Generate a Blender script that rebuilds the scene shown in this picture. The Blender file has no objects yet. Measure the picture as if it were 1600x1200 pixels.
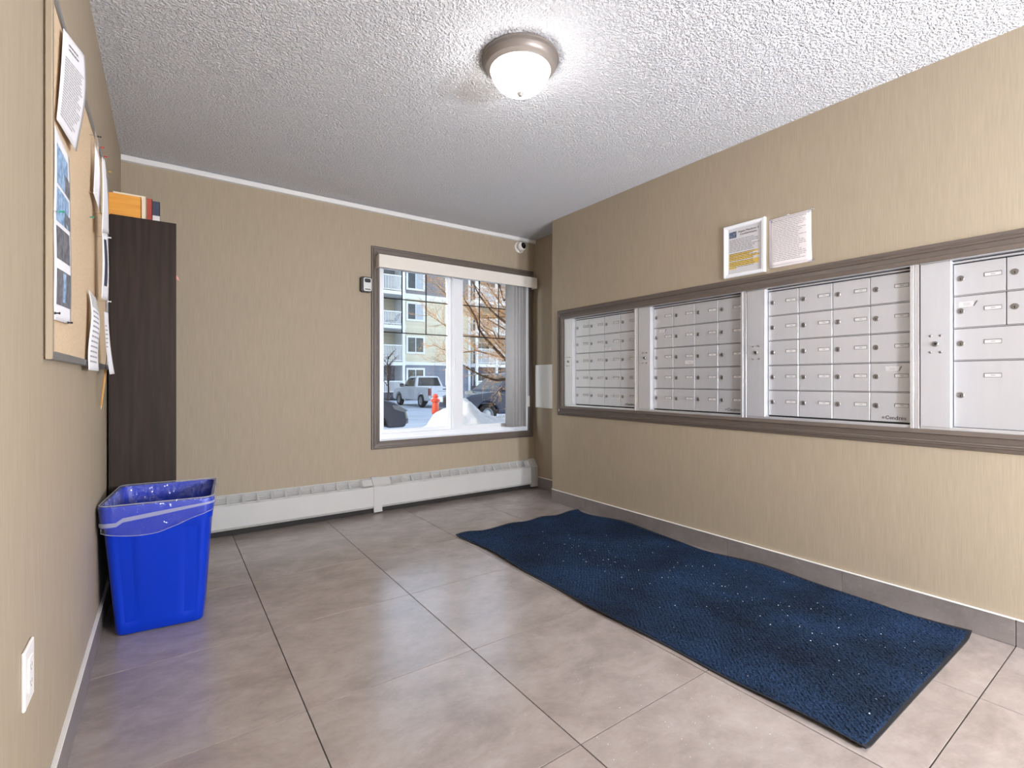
import bpy, bmesh, math, random
from mathutils import Vector, Matrix, noise

# ------------------------------------------------------------------ camera
scene = bpy.context.scene
COL = scene.collection
PI = math.pi
FPX, CX, CY, CAMH = 764.0, 800.0, 595.0, 1.05      # focal length in pixels of the 1600x1200 frame
YAW = math.radians(35.2)
SY, CYW = math.sin(YAW), math.cos(YAW)
cam_d = bpy.data.cameras.new('camera'); cam = bpy.data.objects.new('camera', cam_d); COL.objects.link(cam)
cam_d.sensor_width = 36.0; cam_d.sensor_fit = 'HORIZONTAL'
cam_d.lens = FPX / 1600.0 * 36.0
cam_d.shift_y = (CY - 600.0) / 1600.0
cam_d.clip_start = 0.02; cam_d.clip_end = 300
cam.location = (0, 0, CAMH); cam.rotation_euler = (PI / 2, 0, -YAW)
scene.camera = cam

# ------------------------------------------------------------------ world, sun, exposure
world = bpy.data.worlds.new('winter_sky'); scene.world = world; world.use_nodes = True
wn = world.node_tree.nodes; wl = world.node_tree.links
sky = wn.new('ShaderNodeTexSky'); sky.sky_type = 'NISHITA'; sky.sun_disc = False
sky.sun_elevation = math.radians(16); sky.sun_rotation = math.radians(-96)
sky.altitude = 600; sky.air_density = 1.0; sky.dust_density = 1.2; sky.ozone_density = 1.0
wn['Background'].inputs['Strength'].default_value = 0.85
hz = wn.new('ShaderNodeHueSaturation'); hz.inputs['Saturation'].default_value = 0.55      # thin winter haze
wl.new(sky.outputs[0], hz.inputs['Color']); wl.new(hz.outputs[0], wn['Background'].inputs['Color'])
SUN_DIR = Vector((1.0, -0.10, -0.28))
sun_d = bpy.data.lights.new('sun', 'SUN'); sun_d.energy = 2.3; sun_d.angle = math.radians(0.6); sun_d.color = (1.0, 0.85, 0.68)
sun = bpy.data.objects.new('sun', sun_d); COL.objects.link(sun)
sun.rotation_euler = SUN_DIR.to_track_quat('-Z', 'Y').to_euler(); sun.location = (-8, 10, 14)
LAMP_EMIT = 32.0
FILL_EMIT = 385.0  # strength of the added fill lamps
vs = scene.view_settings
vs.view_transform = 'Standard'; vs.look = 'None'; vs.gamma = 1.0; vs.use_curve_mapping = False; vs.exposure = 0.0
try:
    scene.cycles.max_bounces = 10; scene.cycles.diffuse_bounces = 6; scene.cycles.transparent_max_bounces = 24
    scene.cycles.caustics_reflective = False; scene.cycles.caustics_refractive = False
    scene.cycles.sample_clamp_indirect = 6.0
except Exception:
    pass

# ------------------------------------------------------------------ room constants (metres)
XL, XR, XR2 = -0.2325, 2.75, 2.99        # left wall, mailbox wall, recessed wall
YC, YB, YF = 3.288, 3.85, -2.2           # outer corner, window wall, entrance wall
ZC = 2.446
GZ = -0.55                               # ground outside

def ray(x, y):
    a = (x - CX) / FPX; b = (CY - y) / FPX
    return Vector((SY + a * CYW, CYW - a * SY, b))
def at_x(x, y, X):
    r = ray(x, y); t = X / r.x; return Vector((X, r.y * t, CAMH + r.z * t))
def at_y(x, y, Y):
    r = ray(x, y); t = Y / r.y; return Vector((r.x * t, Y, CAMH + r.z * t))
def at_d(x, y, d):
    r = ray(x, y); return Vector((r.x * d, r.y * d, CAMH + r.z * d))

# ------------------------------------------------------------------ materials
def lin(c):
    return tuple(((v / 255.0) / 12.92 if v / 255.0 <= 0.04045 else ((v / 255.0 + 0.055) / 1.055) ** 2.4) for v in c) + (1.0,)
MATS = {}
def mat(name, col, rough=0.6, metal=0.0, spec=0.5, var=0.0, vscale=8.0, bump=0.0, bscale=60.0, stretch=None, emit=None, estr=0.0, col2=None, coat=0.0, detail=3.0, bdist=0.01):
    m = bpy.data.materials.new(name); m.use_nodes = True
    n, l = m.node_tree.nodes, m.node_tree.links
    p = n['Principled BSDF']
    p.inputs['Roughness'].default_value = rough; p.inputs['Metallic'].default_value = metal
    p.inputs['Specular IOR Level'].default_value = spec; p.inputs['Coat Weight'].default_value = coat
    p.inputs['Base Color'].default_value = lin(col)
    tc = n.new('ShaderNodeTexCoord'); mp = n.new('ShaderNodeMapping')
    l.new(tc.outputs['Object'], mp.inputs['Vector'])
    if stretch: mp.inputs['Scale'].default_value = stretch
    if var > 0 or col2:
        nz = n.new('ShaderNodeTexNoise'); nz.inputs['Scale'].default_value = vscale; nz.inputs['Detail'].default_value = detail
        l.new(mp.outputs[0], nz.inputs['Vector'])
        rp = n.new('ShaderNodeValToRGB')
        a = lin(col); b = lin(col2) if col2 else tuple(v * (1 - var) for v in a[:3]) + (1,)
        c2 = a if col2 else tuple(min(1, v * (1 + var)) for v in a[:3]) + (1,)
        rp.color_ramp.elements[0].position = 0.32; rp.color_ramp.elements[0].color = b
        rp.color_ramp.elements[1].position = 0.68; rp.color_ramp.elements[1].color = c2
        l.new(nz.outputs['Fac'], rp.inputs['Fac']); l.new(rp.outputs['Color'], p.inputs['Base Color'])
    if bump > 0:
        nb = n.new('ShaderNodeTexNoise'); nb.inputs['Scale'].default_value = bscale; nb.inputs['Detail'].default_value = 4
        l.new(mp.outputs[0], nb.inputs['Vector'])
        bn = n.new('ShaderNodeBump'); bn.inputs['Strength'].default_value = bump; bn.inputs['Distance'].default_value = bdist
        l.new(nb.outputs['Fac'], bn.inputs['Height']); l.new(bn.outputs['Normal'], p.inputs['Normal'])
    if emit:
        p.inputs['Emission Color'].default_value = lin(emit); p.inputs['Emission Strength'].default_value = estr
    MATS[name] = m; return m

def glass_mat(name, tint=(1, 1, 1, 1), gloss=1.0, rough=0.0, white=0.0, crinkle=0.0):
    m = bpy.data.materials.new(name); m.use_nodes = True
    n, l = m.node_tree.nodes, m.node_tree.links
    n.remove(n['Principled BSDF'])
    tr = n.new('ShaderNodeBsdfTransparent'); tr.inputs[0].default_value = tint
    gl = n.new('ShaderNodeBsdfGlossy'); gl.inputs['Roughness'].default_value = rough
    if crinkle > 0:
        tc = n.new('ShaderNodeTexCoord'); mp = n.new('ShaderNodeMapping'); mp.inputs['Scale'].default_value = (1, 1, 0.45); l.new(tc.outputs['Object'], mp.inputs['Vector'])
        nb = n.new('ShaderNodeTexNoise'); nb.inputs['Scale'].default_value = 26; nb.inputs['Detail'].default_value = 3; nb.inputs['Distortion'].default_value = 1.2; l.new(mp.outputs[0], nb.inputs['Vector'])
        bm_ = n.new('ShaderNodeBump'); bm_.inputs['Strength'].default_value = crinkle; bm_.inputs['Distance'].default_value = 0.02; l.new(nb.outputs['Fac'], bm_.inputs['Height']); l.new(bm_.outputs['Normal'], gl.inputs['Normal'])
    lw = n.new('ShaderNodeLayerWeight'); lw.inputs['Blend'].default_value = 0.5
    pw_ = n.new('ShaderNodeMath'); pw_.operation = 'POWER'; pw_.inputs[1].default_value = 5.0; l.new(lw.outputs['Facing'], pw_.inputs[0])
    fr = n.new('ShaderNodeMath'); fr.operation = 'MULTIPLY_ADD'; fr.inputs[1].default_value = 0.96; fr.inputs[2].default_value = 0.04; l.new(pw_.outputs[0], fr.inputs[0])
    mu = n.new('ShaderNodeMath'); mu.operation = 'MULTIPLY'; mu.inputs[1].default_value = gloss; mu.use_clamp = True
    l.new(fr.outputs[0], mu.inputs[0])
    mx = n.new('ShaderNodeMixShader'); l.new(mu.outputs[0], mx.inputs[0]); l.new(tr.outputs[0], mx.inputs[1]); l.new(gl.outputs[0], mx.inputs[2])
    last = mx
    if white > 0:
        df = n.new('ShaderNodeBsdfDiffuse'); df.inputs[0].default_value = (0.8, 0.82, 0.86, 1)
        m2 = n.new('ShaderNodeMixShader'); m2.inputs[0].default_value = white
        l.new(mx.outputs[0], m2.inputs[1]); l.new(df.outputs[0], m2.inputs[2]); last = m2
    l.new(last.outputs[0], n['Material Output'].inputs['Surface'])
    MATS[name] = m; return m

def wallpaper():
    m = mat('woven_wallpaper', (188, 166, 131), rough=0.62, spec=0.35)
    n, l = m.node_tree.nodes, m.node_tree.links; p = n['Principled BSDF']
    tc = n['Texture Coordinate']
    def nz(sc, s, d):
        mp = n.new('ShaderNodeMapping'); mp.inputs['Scale'].default_value = sc; l.new(tc.outputs['Object'], mp.inputs['Vector'])
        t = n.new('ShaderNodeTexNoise'); t.inputs['Scale'].default_value = s; t.inputs['Detail'].default_value = d
        l.new(mp.outputs[0], t.inputs['Vector']); return t
    fine = nz((1, 1, 0.03), 260, 3); coarse = nz((1, 1, 0.12), 34, 3)
    ad = n.new('ShaderNodeMath'); ad.operation = 'MULTIPLY_ADD'; ad.inputs[1].default_value = 0.22
    l.new(coarse.outputs['Fac'], ad.inputs[0]); 
    ml = n.new('ShaderNodeMath'); ml.operation = 'MULTIPLY'; ml.inputs[1].default_value = 0.78; l.new(fine.outputs['Fac'], ml.inputs[0])
    l.new(ml.outputs[0], ad.inputs[2])
    rp = n.new('ShaderNodeValToRGB')
    rp.color_ramp.elements[0].position = 0.36; rp.color_ramp.elements[0].color = lin((156, 143, 123))
    rp.color_ramp.elements[1].position = 0.64; rp.color_ramp.elements[1].color = lin((166, 152, 131))
    l.new(ad.outputs[0], rp.inputs['Fac']); l.new(rp.outputs['Color'], p.inputs['Base Color'])
    bn = n.new('ShaderNodeBump'); bn.inputs['Strength'].default_value = 0.12; bn.inputs['Distance'].default_value = 0.002
    l.new(fine.outputs['Fac'], bn.inputs['Height']); l.new(bn.outputs['Normal'], p.inputs['Normal'])
    return m
def popcorn():
    m = mat('popcorn_ceiling', (231, 232, 235), rough=0.95, spec=0.1)
    n, l = m.node_tree.nodes, m.node_tree.links; p = n['Principled BSDF']; tc = n['Texture Coordinate']
    v = n.new('ShaderNodeTexNoise'); v.inputs['Scale'].default_value = 100; v.inputs['Detail'].default_value = 2.5; v.inputs['Roughness'].default_value = 0.55
    l.new(tc.outputs['Object'], v.inputs['Vector'])
    rp = n.new('ShaderNodeValToRGB'); rp.color_ramp.elements[0].position = 0.40; rp.color_ramp.elements[1].position = 0.66
    l.new(v.outputs['Fac'], rp.inputs['Fac'])
    bn = n.new('ShaderNodeBump'); bn.inputs['Strength'].default_value = 0.85; bn.inputs['Distance'].default_value = 0.012
    l.new(rp.outputs['Color'], bn.inputs['Height']); l.new(bn.outputs['Normal'], p.inputs['Normal'])
    return m
def stone_tile(name, dark, light, rough):
    m = mat(name, light, rough=rough, spec=1.0)
    n, l = m.node_tree.nodes, m.node_tree.links; p = n['Principled BSDF']; tc = n['Texture Coordinate']
    oi = n.new('ShaderNodeObjectInfo')
    sc = n.new('ShaderNodeVectorMath'); sc.operation = 'SCALE'; sc.inputs['Scale'].default_value = 40.0
    cmb = n.new('ShaderNodeCombineXYZ'); l.new(oi.outputs['Random'], cmb.inputs[0]); l.new(oi.outputs['Random'], cmb.inputs[1]); l.new(oi.outputs['Random'], cmb.inputs[2])
    l.new(cmb.outputs[0], sc.inputs[0])
    ad = n.new('ShaderNodeVectorMath'); ad.operation = 'ADD'; l.new(tc.outputs['Object'], ad.inputs[0]); l.new(sc.outputs[0], ad.inputs[1])
    mp = n.new('ShaderNodeMapping'); mp.inputs['Scale'].default_value = (0.9, 1.3, 1.2); mp.inputs['Rotation'].default_value = (0, 0, 0.5)
    l.new(ad.outputs[0], mp.inputs['Vector'])
    a = n.new('ShaderNodeTexNoise'); a.inputs['Scale'].default_value = 4.6; a.inputs['Detail'].default_value = 11; a.inputs['Roughness'].default_value = 0.72; a.inputs['Distortion'].default_value = 0.25
    l.new(mp.outputs[0], a.inputs['Vector'])
    rp = n.new('ShaderNodeValToRGB')
    rp.color_ramp.elements[0].position = 0.22; rp.color_ramp.elements[0].color = lin(dark)
    rp.color_ramp.elements[1].position = 0.78; rp.color_ramp.elements[1].color = lin(light)
    l.new(a.outputs['Fac'], rp.inputs['Fac'])
    # pale salty veins
    b = n.new('ShaderNodeTexNoise'); b.inputs['Scale'].default_value = 22; b.inputs['Detail'].default_value = 8; b.inputs['Roughness'].default_value = 0.75; b.inputs['Distortion'].default_value = 0.5
    l.new(mp.outputs[0], b.inputs['Vector'])
    r2 = n.new('ShaderNodeValToRGB'); r2.color_ramp.elements[0].position = 0.58; r2.color_ramp.elements[0].color = (0, 0, 0, 1)
    r2.color_ramp.elements[1].position = 0.78; r2.color_ramp.elements[1].color = (0.36, 0.36, 0.36, 1)
    l.new(b.outputs['Fac'], r2.inputs['Fac'])
    mx = n.new('ShaderNodeMixRGB'); mx.inputs[2].default_value = lin((188, 178, 170)); l.new(r2.outputs['Color'], mx.inputs[0]); l.new(rp.outputs['Color'], mx.inputs[1])
    l.new(mx.outputs[0], p.inputs['Base Color'])
    rr = n.new('ShaderNodeMapRange'); rr.inputs[3].default_value = rough - 0.05; rr.inputs[4].default_value = rough + 0.08
    l.new(a.outputs['Fac'], rr.inputs[0]); l.new(rr.outputs[0], p.inputs['Roughness'])
    bn = n.new('ShaderNodeBump'); bn.inputs['Strength'].default_value = 0.02; bn.inputs['Distance'].default_value = 0.003
    l.new(b.outputs['Fac'], bn.inputs['Height']); l.new(bn.outputs['Normal'], p.inputs['Normal'])
    return m
def carpet():
    m = mat('navy_carpet', (22, 46, 84), rough=0.95, spec=0.15)
    n, l = m.node_tree.nodes, m.node_tree.links; p = n['Principled BSDF']; tc = n['Texture Coordinate']
    a = n.new('ShaderNodeTexNoise'); a.inputs['Scale'].default_value = 2.6; a.inputs['Detail'].default_value = 4
    b = n.new('ShaderNodeTexNoise'); b.inputs['Scale'].default_value = 150; b.inputs['Detail'].default_value = 2
    l.new(tc.outputs['Object'], a.inputs['Vector']); l.new(tc.outputs['Object'], b.inputs['Vector'])
    r1 = n.new('ShaderNodeValToRGB'); r1.color_ramp.elements[0].position = 0.34; r1.color_ramp.elements[0].color = lin((14, 22, 33))
    r1.color_ramp.elements[1].position = 0.70; r1.color_ramp.elements[1].color = lin((27, 45, 70))
    l.new(a.outputs['Fac'], r1.inputs['Fac'])
    r2 = n.new('ShaderNodeValToRGB'); r2.color_ramp.elements[0].position = 0.34; r2.color_ramp.elements[0].color = (0.35, 0.35, 0.35, 1)
    r2.color_ramp.elements[1].position = 0.72; r2.color_ramp.elements[1].color = (1.9, 1.9, 1.9, 1)
    l.new(b.outputs['Fac'], r2.inputs['Fac'])
    mx = n.new('ShaderNodeMixRGB'); mx.blend_type = 'MULTIPLY'; mx.inputs[0].default_value = 1.0
    l.new(r1.outputs['Color'], mx.inputs[1]); l.new(r2.outputs['Color'], mx.inputs[2]); l.new(mx.outputs[0], p.inputs['Base Color'])
    p.inputs['Sheen Weight'].default_value = 0.08; p.inputs['Sheen Tint'].default_value = lin((60, 110, 170))
    return m

WALL = wallpaper(); CEIL = popcorn()
TILE = stone_tile('floor_stone_tile', (124, 112, 105), (172, 161, 154), 0.22)
BTILE = stone_tile('skirting_stone_tile', (100, 93, 90), (140, 132, 128), 0.36)
CARPET = carpet()
mat('grout', (58, 51, 47), 0.9, bump=0.2, bscale=200)
mat('white_edging', (232, 230, 226), 0.4, var=0.02)
mat('taupe_paint', (97, 87, 79), 0.42, var=0.03, vscale=14)
mat('white_paint', (226, 225, 222), 0.5, var=0.015)
mat('white_vinyl', (238, 240, 243), 0.35, var=0.01)
mat('valance_cream', (226, 220, 210), 0.55, var=0.02)
mat('vane_grey', (172, 171, 171), 0.55, var=0.03, vscale=30)
mat('heater_white', (190, 189, 186), 0.42, var=0.015)
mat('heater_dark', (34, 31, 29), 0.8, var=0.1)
mat('satin_aluminium', (207, 208, 211), 0.27, metal=0.42, var=0.02, vscale=30, stretch=(1, 1, 0.1))
mat('bright_aluminium', (226, 226, 228), 0.25, metal=0.6, var=0.02)
mat('lock_steel', (150, 148, 146), 0.30, metal=0.85, var=0.08, vscale=50)
mat('lock_black', (24, 22, 22), 0.6, var=0.1)
mat('seam_black', (30, 28, 27), 0.8, var=0.1)
mat('card_white', (226, 224, 220), 0.6, var=0.02)
mat('tape_card', (204, 203, 201), 0.5, var=0.02)
mat('tape_grey', (196, 194, 192), 0.45, var=0.05, vscale=60)
mat('print_grey', (92, 90, 90), 0.8, var=0.1)
mat('print_light', (165, 162, 165), 0.8, var=0.1)
mat('print_black', (52, 50, 50), 0.8, var=0.1)
mat('paper_white', (236, 235, 238), 0.75, var=0.015, vscale=5)
mat('paper_pink', (234, 226, 225), 0.7, var=0.015)
mat('highlight_yellow', (240, 205, 92), 0.7, var=0.05)
mat('picture_blue', (128, 146, 176), 0.6, col2=(60, 66, 74), vscale=90)
mat('photo_blue', (170, 205, 236), 0.45, col2=(96, 128, 168), vscale=60)
mat('photo_grey', (128, 132, 140), 0.45, col2=(66, 68, 76), vscale=55)
mat('cork', (208, 184, 152), 0.9, var=0.08, vscale=130, bump=0.1, bscale=200)
mat('board_bronze', (164, 150, 128), 0.35, metal=0.3, var=0.03)
mat('board_silver', (158, 160, 162), 0.35, metal=0.7, var=0.03)
mat('espresso_wood', (50, 39, 32), 0.55, spec=0.2, col2=(36, 28, 24), vscale=9, stretch=(6, 6, 0.35), detail=5)
mat('orange_cover', (222, 158, 62), 0.5, col2=(204, 136, 46), vscale=10, stretch=(0.3, 0.3, 12))
mat('cream_cover', (226, 212, 186), 0.6, var=0.03)
mat('red_cover', (158, 62, 44), 0.5, var=0.06)
mat('navy_cover', (44, 54, 76), 0.5, var=0.06)
mat('bin_blue', (0, 46, 172), 0.36, spec=0.3, var=0.04, vscale=4)
mat('band_lilac', (176, 172, 216), 0.45, var=0.04)
mat('lamp_bronze', (138, 130, 124), 0.42, metal=0.4, var=0.03)
mat('lamp_glass', (255, 246, 236), 0.4, emit=(250, 246, 244), estr=LAMP_EMIT, var=0.004)
mat('fill_globe_glass', (255, 250, 244), 0.4, emit=(236, 242, 255), estr=FILL_EMIT, var=0.004)
mat('camera_white', (232, 230, 224), 0.35, var=0.01)
mat('gloss_black', (16, 15, 15), 0.12, var=0.05)
mat('box_silver', (192, 192, 190), 0.35, metal=0.4, var=0.03)
mat('outlet_white', (240, 236, 230), 0.35, var=0.01)
mat('pencil_tan', (196, 146, 82), 0.5, var=0.05)
mat('string_grey', (90, 84, 80), 0.9, var=0.05)
for nm, c in (('pin_green', (40, 150, 120)), ('pin_red', (178, 40, 46)), ('pin_yellow', (220, 180, 70)), ('pin_black', (30, 30, 32)), ('pin_white', (236, 234, 232)), ('tag_pink', (230, 160, 140))):
    mat(nm, c, 0.35, var=0.03)
mat('rubber_black', (20, 20, 24), 0.7, var=0.1)
mat('salt', (226, 234, 240), 0.5, var=0.03)
mat('door_bronze', (60, 54, 50), 0.4, metal=0.4, var=0.03)
# outside
mat('snow', (206, 209, 215), 0.85, var=0.02, vscale=3, bump=0.25, bscale=14, bdist=0.05)
mat('packed_snow', (196, 206, 220), 0.8, col2=(168, 176, 190), vscale=1.2, stretch=(0.4, 1, 1), bump=0.2, bscale=6, bdist=0.04)
mat('siding_cream', (214, 206, 184), 0.7, col2=(200, 192, 170), vscale=6, stretch=(0.02, 0.02, 1))
mat('siding_grey', (136, 132, 134), 0.7, col2=(122, 119, 122), vscale=6, stretch=(0.02, 0.02, 1))
mat('siding_blue', (128, 132, 146), 0.7, col2=(114, 118, 132), vscale=6, stretch=(0.02, 0.02, 1))
mat('house_white', (226, 228, 230), 0.6, var=0.02)
mat('house_glass', (52, 58, 68), 0.08, col2=(34, 38, 46), vscale=2)
mat('house_blind', (168, 178, 190), 0.4, var=0.05, vscale=3)
mat('roof_shingle', (82, 78, 76), 0.9, var=0.1, vscale=20)
mat('bark', (104, 78, 56), 0.85, col2=(70, 52, 40), vscale=20)
mat('twig', (204, 172, 132), 0.8, col2=(150, 116, 84), vscale=9)
mat('dry_leaf', (222, 172, 122), 0.8, var=0.15, vscale=30)
mat('truck_white', (196, 200, 208), 0.3, var=0.02, coat=0.4)
mat('car_navy', (30, 38, 66), 0.25, var=0.05, coat=0.5)
mat('car_dark', (36, 40, 56), 0.22, var=0.05, coat=0.5)
mat('car_glass', (22, 24, 28), 0.05, col2=(46, 40, 34), vscale=1.5)
mat('tyre', (26, 26, 28), 0.85, var=0.1)
mat('rim_grey', (150, 154, 160), 0.35, metal=0.6, var=0.05)
mat('tail_red', (120, 26, 24), 0.25, var=0.05)
mat('head_lamp', (200, 204, 210), 0.12, var=0.05)
mat('chrome_grey', (130, 132, 136), 0.25, metal=0.8, var=0.05)
mat('post_orange', (226, 84, 52), 0.5, var=0.06, vscale=12)
mat('stucco_shade', (176, 170, 160), 0.85, var=0.04, vscale=4)
GLASS = glass_mat('window_glass', (0.97, 0.985, 0.985, 1), 0.55)
FGLASS = glass_mat('frame_glass', (0.98, 0.98, 0.98, 1), 0.8)
LINER = glass_mat('clear_plastic', (0.94, 0.96, 0.99, 1), 1.7, 0.06, 0.03, 0.7)
M = MATS

# ------------------------------------------------------------------ mesh helpers
class MB:
    def __init__(s): s.v = []; s.f = []; s.mi = []; s.m = 0
    def add(s, vs_, fs):
        o = len(s.v); s.v += [tuple(p) for p in vs_]
        for f in fs: s.f.append(tuple(o + i for i in f)); s.mi.append(s.m)
        return s
    def box(s, x0, x1, y0, y1, z0, z1):
        if x0 > x1: x0, x1 = x1, x0
        if y0 > y1: y0, y1 = y1, y0
        if z0 > z1: z0, z1 = z1, z0
        return s.add([(x0, y0, z0), (x1, y0, z0), (x1, y1, z0), (x0, y1, z0), (x0, y0, z1), (x1, y0, z1), (x1, y1, z1), (x0, y1, z1)],
                     [(0, 3, 2, 1), (4, 5, 6, 7), (0, 1, 5, 4), (1, 2, 6, 5), (2, 3, 7, 6), (3, 0, 4, 7)])
    def bbox(s, x0, x1, y0, y1, z0, z1, b=0.002):
        bm = bmesh.new(); r = bmesh.ops.create_cube(bm, size=1)
        for v in bm.verts:
            v.co = Vector(((x0 + x1) / 2 + v.co.x * abs(x1 - x0), (y0 + y1) / 2 + v.co.y * abs(y1 - y0), (z0 + z1) / 2 + v.co.z * abs(z1 - z0)))
        bmesh.ops.bevel(bm, geom=bm.edges[:], offset=b, segments=1, affect='EDGES', profile=0.5)
        bm.verts.index_update()
        s.add([v.co for v in bm.verts], [[v.index for v in f.verts] for f in bm.faces]); bm.free(); return s
    def frame(s, x0, x1, y0, y1, z0, z1, w):
        s.box(x0, x0 + w, y0, y1, z0, z1); s.box(x1 - w, x1, y0, y1, z0, z1)
        s.box(x0 + w, x1 - w, y0, y1, z0, z0 + w); return s.box(x0 + w, x1 - w, y0, y1, z1 - w, z1)
    def extrude(s, poly, fn, h0, h1):
        n = len(poly)
        vs_ = [fn(a, b, h0) for a, b in poly] + [fn(a, b, h1) for a, b in poly]
        fs = [tuple(range(n))[::-1], tuple(range(n, 2 * n))] + [(i, (i + 1) % n, n + (i + 1) % n, n + i) for i in range(n)]
        return s.add(vs_, fs)
    def loft(s, rings, close=True, cap0=False, cap1=False):
        n = len(rings[0]); vs_ = [p for r in rings for p in r]; fs = []
        for k in range(len(rings) - 1):
            for i in range(n if close else n - 1):
                j = (i + 1) % n; fs.append((k * n + i, k * n + j, (k + 1) * n + j, (k + 1) * n + i))
        if cap0: fs.append(tuple(range(n))[::-1])
        if cap1: fs.append(tuple(range((len(rings) - 1) * n, len(rings) * n)))
        return s.add(vs_, fs)
    def lathe(s, prof, n=24, fn=None, cap0=False, cap1=False):
        fn = fn or (lambda x, y, z: (x, y, z))
        return s.loft([[fn(r * math.cos(2 * PI * i / n), r * math.sin(2 * PI * i / n), z) for i in range(n)] for r, z in prof], True, cap0, cap1)
    def tube(s, pts, rad, n=6, cap=True):
        pts = [Vector(p) for p in pts]; rings = []
        for i, p in enumerate(pts):
            t = (pts[min(i + 1, len(pts) - 1)] - pts[max(i - 1, 0)])
            t = t.normalized() if t.length > 1e-9 else Vector((0, 0, 1))
            u = t.cross(Vector((0, 0, 1)) if abs(t.z) < 0.95 else Vector((1, 0, 0))).normalized(); w = t.cross(u)
            r = rad[i] if isinstance(rad, (list, tuple)) else rad
            rings.append([p + r * (math.cos(2 * PI * k / n) * u + math.sin(2 * PI * k / n) * w) for k in range(n)])
        return s.loft(rings, True, cap, cap)
    def grid(s, fn, nu, nv):
        vs_ = [fn(i / nu, j / nv) for j in range(nv + 1) for i in range(nu + 1)]
        return s.add(vs_, [(j * (nu + 1) + i, j * (nu + 1) + i + 1, (j + 1) * (nu + 1) + i + 1, (j + 1) * (nu + 1) + i) for j in range(nv) for i in range(nu)])
    def mesh(s, name, mats, smooth=False):
        me = bpy.data.meshes.new(name); me.from_pydata(s.v, [], s.f)
        for m in (mats if isinstance(mats, (list, tuple)) else [mats]): me.materials.append(M[m] if isinstance(m, str) else m)
        if any(s.mi): me.polygons.foreach_set('material_index', s.mi)
        bm = bmesh.new(); bm.from_mesh(me); bmesh.ops.recalc_face_normals(bm, faces=bm.faces[:]); bm.to_mesh(me); bm.free()
        if smooth:
            me.polygons.foreach_set('use_smooth', [True] * len(me.polygons))
            try: me.set_sharp_from_angle(angle=math.radians(smooth if smooth is not True else 40))
            except Exception: pass
        me.update(); return me
    def build(s, name, mats, parent=None, loc=(0, 0, 0), smooth=False):
        return link(name, s.mesh(name, mats, smooth), parent, loc)

def link(name, me, parent=None, loc=(0, 0, 0), rot=None):
    o = bpy.data.objects.new(name, me); COL.objects.link(o)
    if parent is not None: o.parent = parent
    o.location = loc
    if rot: o.rotation_euler = rot
    return o
def tag(o, label, cat=None, group=None):
    o['label'] = label
    if cat: o['category'] = cat
    if group: o['group'] = group
    return o
def thing(name, label, cat, loc=(0, 0, 0), group=None, rotz=0.0):
    o = bpy.data.objects.new(name, None); COL.objects.link(o); o.location = loc; o.rotation_euler = (0, 0, rotz)
    o.empty_display_size = 0.05
    return tag(o, label, cat, group)
def struct(o, label=None):
    o['kind'] = 'structure'
    if label: o['label'] = label
    return o
def B(name, dims, m, parent=None, bevel=None, loc=(0, 0, 0)):
    mb = MB()
    mb.bbox(*dims, b=bevel) if bevel else mb.box(*dims)
    return mb.build(name, m, parent, loc)
def bevel_mod(o, w, seg=2, ang=35):
    b = o.modifiers.new('bevel', 'BEVEL'); b.width = w; b.segments = seg; b.limit_method = 'ANGLE'; b.angle_limit = math.radians(ang); return o
def text_mesh(body, size, mname, offset=0.0, space=1.0, extr=0.0003):
    cu = bpy.data.curves.new('lettering', 'FONT'); cu.body = body; cu.size = size; cu.offset = offset; cu.extrude = extr
    cu.space_character = space; cu.resolution_u = 3; cu.align_x = 'CENTER'; cu.align_y = 'CENTER'
    o = bpy.data.objects.new('lettering', cu); COL.objects.link(o)
    dg = bpy.context.evaluated_depsgraph_get(); dg.update()
    me = bpy.data.meshes.new_from_object(o.evaluated_get(dg)); me.materials.clear(); me.materials.append(M[mname])
    bpy.data.objects.remove(o); bpy.data.curves.remove(cu); return me
RIGHT_ROT = Matrix(((0, 0, -1), (-1, 0, 0), (0, 1, 0))).to_euler()    # reads from inside the room on the mailbox wall
# wall frames: (a along the wall, b up, h out of the wall)
fR = lambda a, b, h: (XR - h, a, b)
fB = lambda a, b, h: (a, YB - h, b)
fL = lambda a, b, h: (XL + h, a, b)
def mitre_rail(fn, rect, prof, side):
    """one mitred rail of a moulded frame; rect = inner opening, prof = (outward, proud)"""
    a0, a1, b0, b1 = rect; mb = MB()
    def corner(ca, cb, t): return (a0 - t if ca == 0 else a1 + t, b0 - t if cb == 0 else b1 + t)
    ends = {'top': ((0, 1), (1, 1)), 'bottom': ((0, 0), (1, 0)), 'left': ((0, 0), (0, 1)), 'right': ((1, 0), (1, 1))}[side]
    rings = []
    for e in ends:
        rings.append([fn(*corner(e[0], e[1], t), h) for t, h in prof])
    return mb.loft(rings, True, True, True)
def text_lines(mb, fn, rect, rows, rng, gap=0.5, words=True, h=0.0008, fill=(0.75, 1.0), flip=False):
    """rows of small printed bars standing for unreadable small print"""
    a0, a1, b0, b1 = rect; p = (b1 - b0) / rows
    for i in range(rows):
        zt = b1 - i * p; zb = zt - p * gap
        end = a0 + (a1 - a0) * rng.uniform(*fill); a = a0
        while abs(end - a) > abs(a1 - a0) * 0.03:
            w = abs(a1 - a0) * rng.uniform(0.06, 0.17) * (1 if a1 > a0 else -1)
            b = a + w
            if (a1 > a0 and b > end) or (a1 < a0 and b < end): b = end
            mb.add([fn(a, zb, h), fn(b, zb, h), fn(b, zt, h), fn(a, zt, h)], [(0, 1, 2, 3)])
            a = b + abs(a1 - a0) * 0.018 * (1 if a1 > a0 else -1)
            if (a1 > a0 and a >= end) or (a1 < a0 and a <= end): break

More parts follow.
